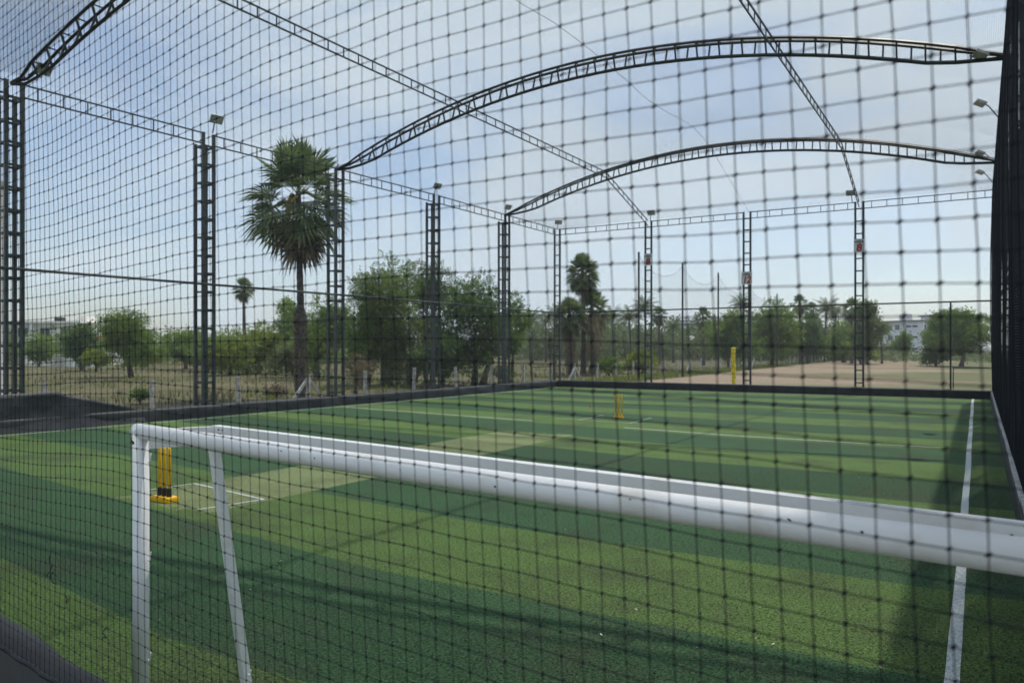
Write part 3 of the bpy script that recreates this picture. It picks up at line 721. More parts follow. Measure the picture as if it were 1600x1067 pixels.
def sign(x, z, num, label, wd, ht=0.62):
    r = empty('score_sign', (x, YF - 0.07, z)); tag(r, label, 'sign', 'bonus score signs')
    MB().box((-wd/2, -0.012, -ht/2), (wd/2, 0.012, ht/2)).build('board', sign_m, r)
    MB().box((-wd/2, 0.013, ht/2 - 0.05), (wd/2, 0.02, ht/2 + 0.01)).build('bracket', steel, r)
    text_mesh(num, 0.46, red_m, r, (0, -0.016, -0.10), 0.2 if num == '12' else 0.08, 1.0 if num == '8' else 0.85, 0.018)
    text_mesh('BONUS', 0.125, ink_m, r, (0, -0.016, 0.165), 0, 0.85, 0.006)
    text_mesh('SCORE', 0.055, red_m, r, (0, -0.016, 0.26), 0, 0.9, 0.002) if False else None
    MB().box((-wd*0.22, -0.0165, 0.245), (wd*0.22, -0.0135, 0.272)).build('printed_strip', red_m, r)
sign(-14.8, 6.76, '8', 'white sign reading bonus 8 on the left far column', 0.44)
sign(-9.7, 5.55, '12', 'white sign reading bonus 12 on the middle far column', 0.52)
sign(-4.66, 6.78, '8', 'white sign reading bonus 8 on the right far column', 0.44)
# dark bundle tied round the middle far column
mb = MB(); random.seed(4)
pts = []
for k in range(60):
    a = k*0.9; pts.append((-9.7 + 0.2*math.cos(a) + random.uniform(-.03, .03), YF - 0.1 + 0.06*math.sin(a), 4.22 + 0.1*math.sin(k*0.37) + random.uniform(-.04, .04)))
tag(MB().tube(pts, 0.012, 5).build('cable_bundle', black_m), 'tangle of dark cable tied to the middle far column', 'cable')
# white pole at the left edge
pp = at(-1, 19.8)
wp = empty('white_pole', (pp.x, pp.y, 0.5)); tag(wp, 'white pole with rusty edge at the extreme left of the picture', 'pole')
MB().box((-0.085, -0.085, 0), (0.085, 0.085, 5.9)).build('shaft', white_m, wp, rot=(0, 0, 0.4))
MB().box((-0.095, -0.095, 5.902), (0.095, 0.095, 5.93)).build('cap', white_m, wp, rot=(0, 0, 0.4))
MB().box((0.087, -0.08, 0), (0.091, -0.055, 5.85)).build('rust_streak', rust_m, wp, rot=(0, 0, 0.4))

# ------------------------------------------------------------------ outside: fence, net poles, yellow post
fx0 = -22.7
fence = empty('post_fence', (fx0, 8.3, -0.06)); tag(fence, 'long wire fence of pale concrete posts outside the left wall', 'fence')
pm = MB().box((-0.06, -0.055, 0), (0.06, 0.055, 1.22)).mesh('post', post_m)
bmesh_brace = MB().bar((0, -0.95, 0), (0, -0.06, 0.95), 0.1).mesh('brace', post_m)
bmesh_brace2 = MB().bar((0, 0.95, 0), (0, 0.06, 0.95), 0.1).mesh('brace', post_m)
random.seed(17); y = 0.0; k = 0
while y < 165:
    o = link('post', pm, post_m, fence, (random.uniform(-.05, .05), y, random.uniform(-0.12, 0.06)), (random.uniform(-.035, .035), random.uniform(-.035, .035), random.uniform(-.2, .2)))
    if k % 7 == 4:
        link('brace', bmesh_brace, post_m, fence, (0.01, y, 0)); link('brace', bmesh_brace2, post_m, fence, (0.01, y, 0))
    y += 3.35; k += 1
for z in (0.2, 0.45, 0.7, 0.95, 1.1): MB().tube([(0.07, yv, z + 0.02*math.sin(yv)) for yv in frange(0, 165, 1.7)], 0.004, 3).build('wire', steel_grey, fence)
poles = [(-19.9, 49.3), (-19.5, 57.2), (-19.4, 66.3), (-19.7, 77.8), (-20.7, 95), (-21.4, 112), (-22.0, 126), (-23.2, 146), (-24.2, 166)]
for i, (x, y) in enumerate(poles):
    r = empty('net_pole', (x, y, -0.06)); tag(r, f'tall dark pole of the boundary net, {["nearest", "second", "third", "fourth", "fifth", "sixth", "seventh", "eighth", "farthest"][i]} from the cage', 'pole', 'boundary net poles')
    MB().tube([(0, 0, 0), (0, 0, 8.75)], 0.075, 8).build('shaft', steel, r)
    MB().tube([(0, 0, 8.75), (0, 0, 8.80)], [0.085, 0.03], 8).build('cap', steel, r)
bn = MB()
for i in range(len(poles) - 1):
    (xa, ya), (xb, yb) = poles[i], poles[i+1]
    ns = int((yb - ya)/0.22); prof = []
    for k in range(ns + 1):
        u = k/ns; top = 8.6 - 1.5*(1 - (2*u - 1)**2)**0.8*0.8 - (0.5 if i > 3 else 0)
        prof.append((xa + (xb-xa)*u, ya + (yb-ya)*u, top))
    for p in prof: bn.tube([(p[0], p[1], 0.0), p], 0.0028, 3, False)
    bn.tube(prof, 0.012, 4)
    for k in range(34):
        f = (k + 0.5)/34; bn.tube([(p[0], p[1], p[2]*f) for p in prof[::3]], 0.0028, 3, False)
tag(bn.build('boundary_net', net_far), 'sagging fine net strung between the tall dark poles', 'net')
for i, (px, py, d) in enumerate(((1081, 527, 58), (1223, 532, 95), (1317, 537, 150))):
    p = at(px, d, py); r = empty('field_lamp', p); tag(r, 'small white lamp on the ' + ['second', 'fifth', 'eighth'][i] + ' boundary net pole', 'lamp', 'lamps on the net poles')
    sc = d/58*0.9
    MB().box((-0.16*sc, -0.1*sc, -0.05*sc), (0.2*sc, 0.1*sc, 0.08*sc)).build('housing', white_m, r, rot=(0.2, 0.3, 0.5))
    MB().bar((0.0, 0, 0), (-0.35*sc, -0.05, 0.05*sc), 0.04*sc).build('bracket', white_m, r)
    MB().box((-0.12*sc, -0.08*sc, -0.2*sc), (0.06*sc, 0.08*sc, -0.07*sc)).build('lens', sign_m, r)
yp = at(1146, 42.5); r = empty('padded_post', (yp.x, yp.y, -0.05)); tag(r, 'yellow padded post outside the far wall beside the sandy ground', 'post')
rows = [(yp.x*0 + 0.02*math.sin(z*3), 0, z) for z in [0.15*k for k in range(15)]]
MB().tube(rows, [0.115 + 0.012*mnoise.noise((k*0.9, 0, 0)) for k in range(15)], 14).build('padding', yellow_pad, r, smooth=True)
MB().tube([(0, 0, 2.1), (0, 0, 2.2), (0, 0, 2.23)], [0.12, 0.132, 0.09], 14).build('top_wrap', yellow_pad, r, smooth=True)
for z in (0.5, 1.1, 1.7): MB().tube([(0.02*math.sin(z*3), 0, z), (0.02*math.sin(z*3), 0, z + 0.05)], 0.128, 14).build('strap', yellow_m, r)
sp_ = at(983, 52, 592); tag(MB().tube([sp_, at(973, 52, 527)], 0.04, 6).build('leaning_stick', bark_m), 'thin dark stick leaning behind the far wall', 'stick')
fr = empty('broken_frame', at(832, 50, z=0)); tag(fr, 'rusty leaning frame beside a concrete post behind the left wall', 'frame')
MB().bar((0, 0, 0), (-0.25, 0.1, 1.6), 0.05).build('upright', rust_m, fr); MB().bar((1.3, 0.5, 0), (1.25, 0.5, 1.8), 0.05).build('upright', rust_m, fr); MB().bar((-0.15, 0.05, 0.9), (1.27, 0.5, 0.95), 0.04).build('crosspiece', rust_m, fr)

# ------------------------------------------------------------------ buildings
cream = mat('cream_render', (0.80, 0.77, 0.71), 0.85, 0, 0.12, 0.6)
bluewhite = mat('pale_render', (0.66, 0.69, 0.74), 0.8, 0, 0.06, 0.4)
white_wall = mat('white_render', (0.82, 0.82, 0.82), 0.8, 0, 0.06, 0.4)
glass_m = mat('window_glass', (0.03, 0.04, 0.06), 0.15, 0, 0.2, spec=0.6)
roofm = mat('roof_slab', (0.20, 0.20, 0.21), 0.8)
def window(par, x, z, w, h, fy, face='y'):
    """window recess with frame and pane on a wall facing -y (or +x)"""
    f = MB()
    if face == 'y':
        f.box((x - w/2 - 0.06, fy - 0.05, z - h/2 - 0.06), (x + w/2 + 0.06, fy - 0.003, z + h/2 + 0.06)); o = f.build('window', white_wall, par)
        MB().box((x - w/2, fy - 0.06, z - h/2), (x + w/2, fy - 0.051, z + h/2)).build('pane', glass_m, o)
        MB().box((x - w/2 - 0.12, fy - 0.35, z + h/2 + 0.1), (x + w/2 + 0.12, fy - 0.003, z + h/2 + 0.18)).build('sunshade', bluewhite, o)
        MB().bar((x, fy - 0.065, z - h/2), (x, fy - 0.065, z + h/2), 0.05).build('mullion', white_wall, o)
    else:
        f.box((fy + 0.003, x - w/2 - 0.06, z - h/2 - 0.06), (fy + 0.05, x + w/2 + 0.06, z + h/2 + 0.06)); o = f.build('window', white_wall, par)
        MB().box((fy + 0.051, x - w/2, z - h/2), (fy + 0.06, x + w/2, z + h/2)).build('pane', glass_m, o)
# right: three storeys, the corner towards us
c0 = at(1437, 190); B = empty('school_building', (c0.x, c0.y, -0.06), R(-30)); tag(B, 'pale blue three storey building behind the round tree at right', 'building')
WA, WB, HB = 13.6, 16.0, 9.0
MB().box((-WA, 0, 0), (0, WB, HB)).build('wall', bluewhite, B)
MB().box((-WA - 0.4, -0.6, HB + 0.002), (0.6, WB + 0.4, HB + 0.35)).build('roof', roofm, B)
for x in (-4.6, -9.3): MB().box((x, -0.12, 0), (x + 0.28, -0.002, HB - 0.01)).build('pilaster', white_wall, B)
for zz in (1.9, 4.9, 7.6):
    for x in (-2.9, -1.2): MB().box((x - 0.75, -0.05, zz - 0.05), (x + 0.65, -0.003, zz + 0.45)).build('louvre', glass_m, B)
    for x in (-6.0, -8.0, -10.6, -12.4): window(B, x, zz, 1.2, 1.25, 0)
for k in range(8): MB().box((0.003, 1.0 + k*1.9, 0), (0.28, 1.45 + k*1.9, HB - 0.01)).build('fin', white_wall, B)
for zz in (1.9, 4.9, 7.6):
    for k in range(7): window(B, 2.2 + k*1.9, zz, 0.8, 1.3, 0.0, 'x')
MB().box((-6.2, 1, HB + 0.352), (-4.2, 3.4, HB + 2.0)).build('roof_tank_room', white_wall, B)
MB().box((1.0 - 6, 8, HB + 0.352), (-0.2, 13, HB + 1.5)).build('roof_room', white_wall, B)
MB().box((-5.4, 7.5, HB + 1.502), (0.3, 13.5, HB + 1.75)).build('roof_room_slab', roofm, B)
lw = MB(); a, b = at(1362, 165), at(1448, 165)
tag(lw.box((0, -0.1, 0), ((b-a).length, 0.1, 2.0)).build('compound_wall', white_wall, None, loc=(a.x, a.y, -0.06), rot=(0, 0, math.atan2(b.y-a.y, b.x-a.x))), 'low white compound wall before the pale blue building', 'wall')
# left: cream house
c1 = at(28, 118); B2 = empty('cream_house', (c1.x, c1.y, -0.06), TH); tag(B2, 'cream flat roofed house behind bushes at left', 'building')
MB().box((-6, 0, 0), (9.5, 9, 6.1)).build('wall', cream, B2); MB().box((-6.5, -0.9, 6.102), (10.0, 9.4, 6.4)).build('roof', cream, B2)
MB().box((6.6, 2, 6.402), (9.3, 5, 7.3)).build('stair_room', cream, B2); MB().box((4.4, 2, 6.402), (5.6, 3, 7.1)).build('water_tank', black_m, B2)
MB().box((-6.3, -0.8, 3.1), (9.8, -0.003, 3.35)).build('balcony_slab', cream, B2)
for x in (-3.0, 0.8, 4.2, 7.4):
    window(B2, x, 4.7, 1.5, 1.3, 0.0); window(B2, x, 1.7, 1.3, 1.2, 0.0)
for x in (-5.5, 2.5, 9.3): MB().box((x - 0.15, -0.75, 3.352), (x + 0.15, -0.5, 6.1)).build('pillar', white_wall, B2)
a, b = at(40, 100), at(152, 88)
tag(MB().box((0, -0.1, 0), ((b-a).length, 0.1, 1.5)).build('compound_wall', cream, None, loc=(a.x, a.y, -0.06), rot=(0, 0, math.atan2(b.y-a.y, b.x-a.x))), 'pale low wall in front of the cream house', 'wall')
c2 = at(140, 105); B3 = empty('shed', (c2.x, c2.y, -0.06), TH); tag(B3, 'small pale shed with red roof behind the rounded tree', 'building')
MB().box((-1.2, 0, 0), (3.2, 3, 2.6)).build('wall', white_wall, B3); mb = MB(); mb.v = [Vector(p) for p in ((-1.5, -.4, 2.602), (3.5, -.4, 2.602), (3.5, 3.4, 2.602), (-1.5, 3.4, 2.602), (-1.5, 1.5, 4.0), (3.5, 1.5, 4.0))]
mb.f = [(0, 1, 5, 4), (2, 3, 4, 5), (1, 2, 5), (3, 0, 4), (3, 2, 1, 0)]; mb.build('roof', mat('red_sheet', (0.28, 0.10, 0.07), 0.7), B3)
c3 = at(1077, 330); B4 = empty('tower_block', (c3.x, c3.y, -0.06), TH); tag(B4, 'tiny grey block far away above the tree line', 'building')
MB().box((-4.5, 0, 0), (4.5, 9, 14.2)).build('wall', bluewhite, B4); MB().box((-4.8, -.3, 14.202), (4.8, 9.3, 14.6)).build('roof', roofm, B4)
for k in range(4): MB().box((-4.3, -0.05, 3.0 + k*3), (4.3, -0.003, 4.1 + k*3)).build('window_band', glass_m, B4)

# ------------------------------------------------------------------ plants
def rvec(rng):
    while True:
        v = Vector((rng.uniform(-1, 1), rng.uniform(-1, 1), rng.uniform(-1, 1)))
        if 0.02 < v.length < 1: return v
def leaf_cloud(mb, rng, lobes, n, ls, droop=0.0):
    """leaves in small sprays spread mostly over the shells of many lobes"""
    tot = sum(l[1].x*l[1].y*l[1].z for l in lobes)
    for c, rad in lobes:
        k = max(3, int(n*(rad.x*rad.y*rad.z)/tot/7))
        for _ in range(k):
            d = rvec(rng).normalized(); rr = rng.random()**0.35
            if rng.random() < 0.10: rr *= rng.uniform(1.1, 1.35)
            cc = c + Vector((d.x*rad.x, d.y*rad.y, d.z*rad.z))*rr
            ax_ = (d*0.7 + rvec(rng)*0.8 + Vector((0, 0, 0.1 - droop))).normalized()
            sdir = ax_.cross(rvec(rng)).normalized()
            for q in range(7):
                l = ls*rng.uniform(0.7, 1.35); t = (q//2)/3.0
                p = cc + ax_*l*(t*2.2 - 1)
                out = (sdir*(1 if q % 2 else -1) + ax_*0.5 + rvec(rng)*0.35).normalized() if q < 6 else ax_
                wd = out.cross(ax_.cross(out) + rvec(rng)*0.4).normalized()*l*0.30
                i = len(mb.v)
                mb.v += [p, p + out*l*0.5 + wd, p + out*l, p + out*l*0.5 - wd]; mb.f.append((i, i+1, i+2, i+3))
def tree(name, px, d, ytop, ybot, hw, key, label, seed, n=3500, ls=None, trunks=1, lean=0.0, cat='tree', group='broadleaf trees and shrubs', base_z=-0.06, lobes_n=14, depth=None, trunk_r=None, key2=None):
    rng = random.Random(seed)
    b = at(px, d); r = empty(name, (b.x, b.y, base_z)); tag(r, label, cat, group)
    zt = EYE + (HOR - ytop)*d/FPX + 0.1; zb = max(0.15, EYE + (HOR - ybot)*d/FPX) if d < 70 else 0.2; rw = hw*d/FPX*1.22
    cz = (zt + zb)/2; hz = (zt - zb)/2
    ls = ls or max(0.09, d/FPX*3.2); n = int(n*3.0)
    lobes = []
    for i in range(lobes_n):
        v = rvec(rng); v = v.normalized()*(0.30 + 0.42*rng.random())
        sz = rng.uniform(0.24, 0.50)
        c = Vector((v.x*rw, v.y*rw, cz + v.z*hz*1.25))
        rad = Vector((rw*sz, rw*sz, min(hz, rw)*sz*0.85))
        c.z = min(max(c.z, zb + rad.z*0.6), zt - rad.z*0.85)
        c.x = max(-rw + rad.x*0.8, min(rw - rad.x*0.8, c.x))
        lobes.append((c, rad))
    lobes.append((Vector((0, 0, cz)), Vector((rw*0.55, rw*0.55, hz*0.62))))
    lobes.append((Vector((rw*0.1, 0, zt - hz*0.3)), Vector((rw*0.35, rw*0.35, hz*0.3))))
    mb = MB(); leaf_cloud(mb, rng, lobes, n, ls)
    mb.build('crown', LEAF[key], r)
    if key2:  # second leaf tone on a few randomly picked lobes
        mb2 = MB(); leaf_cloud(mb2, rng, rng.sample(lobes[:-2], 4), n//4, ls); mb2.build('crown_patch' if False else 'second_foliage', LEAF[key2], r)
    tr = MB(); t0 = trunk_r or rw*0.045 + 0.03
    for k in range(trunks):
        off = Vector((rng.uniform(-1, 1), rng.uniform(-1, 1), 0))*rw*0.10*(trunks > 1)
        p0 = off; p1 = off*2.2 + Vector((lean + rng.uniform(-.1, .1)*rw, rng.uniform(-.1, .1)*rw, zb + hz*0.35))
        tr.tube([p0, p0.lerp(p1, 0.5) + rvec(rng)*0.04*rw, p1], [t0*1.25, t0, t0*0.7], 8)
        for c, rad in rng.sample(lobes[:-2], min(6, lobes_n)//max(1, trunks//2)):
            tr.tube([p1, p1.lerp(c, 0.55) + rvec(rng)*0.08*rw, c], [t0*0.6, t0*0.35, t0*0.12], 6)
    tr.build('trunk', bark_m, r, smooth=True)
    return r
def fan_leaf(mb, rng, base, dirv, pet, rad, droop, nb=22):
    dirv = dirv.normalized(); side = dirv.cross(Vector((0, 0, 1)))
    if side.length < 0.1: side = Vector((1, 0, 0))
    side.normalize(); up = side.cross(dirv).normalized()
    tip = base + dirv*pet + Vector((0, 0, -droop*pet*0.25))
    i = len(mb.v); wq = side*0.022
    mb.v += [base - wq, base + wq, tip + wq*0.8, tip - wq*0.8]; mb.f.append((i, i+1, i+2, i+3))
    fd = (dirv + Vector((0, 0, -droop*0.45))).normalized(); side = fd.cross(Vector((0, 0, 1)))
    if side.length < 0.1: side = Vector((1, 0, 0))
    side.normalize(); up = side.cross(fd).normalized()
    roll = rng.uniform(-0.7, 0.7); s2 = side*math.cos(roll) + up*math.sin(roll); u2 = up*math.cos(roll) - side*math.sin(roll)
    amax = R(rng.uniform(105, 135))
    for k in range(nb):
        a = -amax + 2*amax*k/(nb-1); ln = rad*(1 - 0.22*abs(a)/amax)*rng.uniform(0.9, 1.06)
        dv = fd*math.cos(a) + s2*math.sin(a)
        cup = u2*(0.10 + 0.16*abs(math.sin(a)))
        e = tip + (dv + cup)*ln + Vector((0, 0, -0.18*ln*(0.4 + droop)))
        m1 = tip + (dv + cup*0.6)*ln*0.58
        wv = dv.cross(u2).normalized()*ln*0.048 + u2*0.02*(1 if k % 2 else -1)
        i = len(mb.v)
        mb.v += [tip, m1 + wv, e, m1 - wv]; mb.f.append((i, i+1, i+2, i+3))
def fan_palm(px, d, ytop, ybot_crown, hw, label, seed, trunk_px, nl=56, base_y=None, skirt=True, rough=False):
    rng = random.Random(seed); b = at(px, d); r = empty('fan_palm', (b.x, b.y, -0.06)); tag(r, label, 'palm', 'fan palms')
    zt = EYE + (HOR - ytop)*d/FPX; zb = EYE + (HOR - ybot_crown)*d/FPX; R0 = hw*d/FPX*1.03
    cz = zt - R0*0.95
    rb = trunk_px*d/FPX/2
    tr = MB(); pts = []; rads = []
    for k in range(40):
        u = k/39; z = u*cz
        pts.append((0.06*math.sin(u*5)*R0*0.3, 0.04*math.sin(u*3 + 1), z))
        q = rb*(1.35 - 0.6*min(1, u*1.3)) + (0.012 if k % 2 else 0)
        if rough and u < 0.42: q = rb*(1.55 + 0.25*mnoise.noise((k*1.7, 0, 0)))
        rads.append(q)
    tr.tube(pts, rads, 12).build('trunk', palm_bark, r, smooth=True)
    top = Vector((pts[-1][0], pts[-1][1], cz))
    if rough:
        st = MB()
        for k in range(260):
            z = rng.uniform(0.05, 0.42)*cz; a = rng.uniform(0, 6.28); dv = Vector((math.cos(a), math.sin(a), 0)); p = Vector((0, 0, z)) + dv*rb*1.45
            e = p + dv*rng.uniform(0.05, 0.16) + Vector((0, 0, rng.uniform(0.10, 0.26))); sd = Vector((-dv.y, dv.x, 0))*rng.uniform(0.02, 0.05)
            i = len(st.v); st.v += [p - sd, p + sd, e + sd*0.6, e - sd*0.6]; st.f.append((i, i+1, i+2, i+3))
        tag(st.build('leaf_stubs', dead_m, r), kind='stuff')
    mb = MB(); dd = MB()
    for k in range(nl):
        u = (k + 0.5)/nl; el = R(86 - 128*u + rng.uniform(-9, 9)); az = k*2.39996 + rng.uniform(-.25, .25)
        dv = Vector((math.cos(az)*math.cos(el), math.sin(az)*math.cos(el), math.sin(el)))
        pet = R0*rng.uniform(0.44, 0.60); rad = R0*rng.uniform(0.46, 0.58); z0 = top + Vector((0, 0, R0*(0.05 - 0.28*u)))
        fan_leaf(mb, rng, z0, dv, pet, rad, 0.2 + 0.9*u)
    mb.build('crown', LEAF['palm'], r)
    if skirt:
        for k in range(26):
            az = k*2.39996; el = R(rng.uniform(-80, -52)); dv = Vector((math.cos(az)*math.cos(el), math.sin(az)*math.cos(el), math.sin(el)))
            fan_leaf(dd, rng, top + Vector((0, 0, -R0*rng.uniform(0.15, 0.5))), dv, R0*rng.uniform(0.25, 0.5), R0*rng.uniform(0.35, 0.5), 1.2, 14)
        dd.build('dead_leaves', dead_m, r)
        fl = MB()
        for k in range(7):
            az = rng.uniform(0, 6.28); p = top + Vector((math.cos(az)*0.1, math.sin(az)*0.1, -R0*0.1)); e = p + Vector((math.cos(az)*0.5, math.sin(az)*0.5, -rng.uniform(0.3, 0.8)))*R0*0.5
            fl.tube([p, p.lerp(e, .5) + Vector((0, 0, 0.1*R0)), e], [0.02*R0, 0.035*R0, 0.02*R0], 5)
        fl.build('flower_stalks', mat('palm_flower', (0.36, 0.27, 0.07), 0.7), r)
    return r
def coconut_palm(px, d, ytop, hw, label, seed, nf=20):
    rng = random.Random(seed); b = at(px, d); r = empty('coconut_palm', (b.x, b.y, -0.06)); tag(r, label, 'palm', 'coconut palms')
    zt = EYE + (HOR - ytop)*d/FPX; R0 = hw*d/FPX; cz = zt - R0*0.55
    ln = rng.uniform(-.06, .06)*cz
    MB().tube([(ln*u*u, 0, cz*u) for u in (0, .25, .5, .75, 1)], [0.2, 0.15, 0.13, 0.12, 0.13], 8).build('trunk', palm_bark, r, smooth=True)
    mb = MB(); top = Vector((ln, 0, cz))
    for k in range(nf):
        az = k*2.39996 + rng.uniform(-.2, .2); u = (k + .5)/nf; el = R(78 - 105*u); hd = Vector((math.cos(az), math.sin(az), 0))
        ln_ = R0*rng.uniform(0.95, 1.2); pts = []
        for q in range(9):
            t = q/8; e2 = el - R(85)*t*t*(0.65 + 0.35*u)
            if q == 0: pts.append(top.copy())
            else: pts.append(pts[-1] + (hd*math.cos(e2) + Vector((0, 0, math.sin(e2))))*ln_/8)
        sd = Vector((-hd.y, hd.x, 0))
        for q in range(1, 9):
            p = pts[q]; tdir = (pts[q] - pts[q-1]).normalized()
            for half in (0, .5):
                pp_ = pts[q-1].lerp(p, 0.5 + half); ll = ln_*0.30*math.sin(math.pi*min(1, (q + half)/9.2)**0.8 + 0.12)
                for sg in (-1, 1):
                    e = pp_ + (sd*sg*0.8 + tdir*0.45 + Vector((0, 0, -0.55)))*ll; wv = tdir*ln_*0.022
                    i = len(mb.v); mb.v += [pp_ - wv, pp_ + wv, e]; mb.f.append((i, i+1, i+2))
    mb.build('crown', LEAF['coco'], r)
    cn = MB()
    for k in range(6):
        a = k*1.05; c = top + Vector((math.cos(a)*0.22, math.sin(a)*0.22, -0.28)); cn.tube([c + Vector((0, 0, -.14)), c + Vector((0, 0, -.07)), c + Vector((0, 0, .07)), c + Vector((0, 0, .14))], [0.05, 0.12, 0.12, 0.04], 6)
    cn.build('coconuts', LEAF['yel'], r)
    return r
fan_palm(468, 33.5, 211, 410, 88, 'tall fan palm with dead leaf skirt left of centre', 101, 11, 54, rough=True)
fan_palm(381, 92, 431, 475, 18, 'small slender fan palm far left of the tall one', 102, 5, 40)
fan_palm(911, 62, 394, 470, 29, 'upper fan palm with bare trunk behind the far left corner', 103, 7, 74)
fan_palm(890, 60, 462, 560, 30, 'shorter leafy fan palm left of the bare trunk', 104, 8, 60)
fan_palm(926, 63, 450, 560, 32, 'shorter fan palm with grey dead skirt right of the bare trunk', 105, 8, 64)
# hanging dead fronds under the clump
def dead_skirt(px, d, y0, y1, hw, seed, label):
    rng = random.Random(seed); b = at(px, d); o = MB(); z1 = EYE + (HOR - y0)*d/FPX; z0 = EYE + (HOR - y1)*d/FPX; w_ = hw*d/FPX
    for k in range(330):
        u = rng.random(); a = rng.uniform(0, 6.28); rr = w_*rng.uniform(0.3, 1)*(1 - 0.35*u)
        p = Vector((math.cos(a)*rr, math.sin(a)*rr, z1 + (z0 - z1)*u)); e = p + Vector((math.cos(a)*0.15, math.sin(a)*0.15, -rng.uniform(0.4, 1.0))); sd = Vector((-math.sin(a), math.cos(a), 0))*rng.uniform(.03, .09)
        i = len(o.v); o.v += [p - sd, p + sd, e]; o.f.append((i, i+1, i+2))
    q = o.build('dead_fronds', LEAF['dry'], loc=(b.x, b.y, 0)); tag(q, label, 'dead fronds')
dead_skirt(928, 61, 490, 580, 21, 3, 'curtain of grey dead fronds hanging under the right fan palm')
dead_skirt(893, 60, 500, 572, 15, 4, 'dark hanging fronds under the left fan palm of the clump')
T = [ # px, d, ytop, ybot, hw, key, label, n, trunks, key2
 (205, 58, 486, 580, 56, 'mid', 'rounded green tree standing alone in the dry field at left', 4600, 1, 'yel'),
 (128, 76, 503, 562, 30, 'dark', 'dark bushy tree in front of the cream house', 3000, 1, None),
 (60, 92, 528, 560, 26, 'mid', 'small bush beside the left edge column', 1000, 1, None),
 (150, 72, 545, 585, 24, 'yel', 'low yellow green bush left of the rounded tree', 1000, 1, None),
 (290, 82, 517, 568, 40, 'mid', 'green tree right of the rounded tree', 2000, 1, 'dark'),
 (360, 62, 512, 590, 44, 'yel', 'yellow green shrub under the small slender palm', 2600, 1, 'mid'),
 (405, 66, 502, 584, 40, 'yel', 'taller yellow green shrub left of the tall palm trunk', 2400, 1, 'mid'),
 (448, 69, 468, 575, 34, 'mid', 'green tree just left of the tall palm trunk', 2400, 1, None),
 (500, 54, 456, 596, 54, 'mid', 'green tree just right of the tall palm trunk', 4200, 2, 'dark'),
 (606, 45, 394, 592, 72, 'mid', 'large airy tree with many stems behind the left wall', 6500, 5, 'olive'),
 (572, 46, 470, 590, 44, 'dark', 'dark lower tree at the left foot of the airy tree', 3400, 2, 'yel'),
 (672, 47, 404, 560, 42, 'olive', 'tall sprigged tree behind the fourth left column', 3400, 2, 'mid'),
 (742, 45, 424, 612, 78, 'dark', 'large dense dark tree before the far left corner', 7000, 2, 'mid'),
 (800, 48, 456, 575, 30, 'mid', 'narrow green tree at the right side of the dense dark tree', 2000, 1, None),
 (690, 43, 520, 604, 46, 'dark', 'dark undergrowth under the dense tree', 2600, 2, None),
 (325, 70, 540, 585, 36, 'mid', 'low scrub behind the second left column', 1500, 2, None),
 (460, 58, 535, 600, 40, 'olive', 'dull scrub around the foot of the tall palm', 1800, 3, None),
 (640, 44, 500, 604, 50, 'olive', 'tangled scrub between the two big trees', 2600, 4, 'dark'),
 (1003, 66, 548, 594, 34, 'yel', 'bright yellow green bush behind the left bonus 8 column', 1800, 1, None),
 (952, 60, 560, 600, 20, 'mid', 'low bush right of the palm clump', 900, 1, None),
 (1140, 86, 484, 575, 42, 'mid', 'wide green tree behind the yellow post', 3800, 1, 'dark'),
 (1206, 96, 466, 575, 48, 'mid', 'tall green tree right of the bonus 12 column', 4200, 1, 'yel'),
 (1262, 112, 492, 572, 34, 'dark', 'dark tree among the far palms', 2200, 1, None),
 (1318, 120, 500, 566, 34, 'mid', 'green tree left of the right bonus 8 column', 2200, 1, None),
 (1356, 104, 470, 556, 27, 'olive', 'spreading tree just right of the right bonus 8 column', 3200, 1, 'mid'),
 (1345, 108, 520, 566, 24, 'yel', 'small light bush at the foot of the right bonus 8 column', 1000, 1, None),
 (1502, 92, 484, 556, 54, 'mid', 'large round dense tree at the right before the net wall', 6000, 1, 'dark'),
 (1462, 96, 505, 556, 26, 'dark', 'smaller dark tree at the left side of the round tree', 2000, 1, None),
 (1412, 140, 518, 552, 16, 'mid', 'little tree in front of the pale blue building', 1000, 1, None),
]
for i, (px, d, yt, yb, hw, key, lb, n, tk, k2) in enumerate(T):
    tree('broadleaf_tree' if yb - yt > 55 else 'bush', px, d, yt, yb, hw, key, lb, 200 + i, n=n, trunks=tk, key2=k2, cat='tree' if yb - yt > 55 else 'bush', lobes_n=16 if hw > 40 else 10)
C = [(832, 118, 486, 19), (853, 124, 488, 17), (868, 112, 478, 19), (958, 115, 482, 18), (986, 100, 480, 21), (1011, 96, 466, 20), (1052, 118, 497, 17), (1156, 118, 462, 17), (1288, 126, 468, 20), (1303, 132, 476, 16), (1378, 112, 505, 18)]
CL = ['leftmost coconut palm beyond the far left corner', 'second coconut palm beyond the far left corner', 'coconut palm just left of the corner column', 'coconut palm right of the palm clump', 'larger coconut palm left of the nearest net pole', 'coconut palm right beside the left bonus 8 column', 'low coconut palm near the far grey block', 'coconut palm peeping over trees left of bonus 12', 'coconut palm between fifth and eighth net poles', 'slimmer coconut palm left of the right bonus 8 column', 'coconut palm before the pale blue building']
for i, (px, d, yt, hw) in enumerate(C): coconut_palm(px, d, yt, hw*1.3, CL[i], 400 + i, 26)
FP = [(1030, 108, 477, 14, 'fan palm just right of the left bonus 8 column'), (1099, 100, 478, 16, 'fan palm with slim trunk left of the yellow post'), (1250, 118, 458, 15, 'fan palm rising behind the fourth net pole'), (1268, 124, 470, 13, 'fan palm with dead fronds among the far palms'), (1331, 112, 463, 17, 'fan palm touching the right bonus 8 column')]
for i, (px, d, yt, hw, lb) in enumerate(FP): fan_palm(px, d, yt, yt + 40, hw, lb, 500 + i, 4, 34, skirt=True)
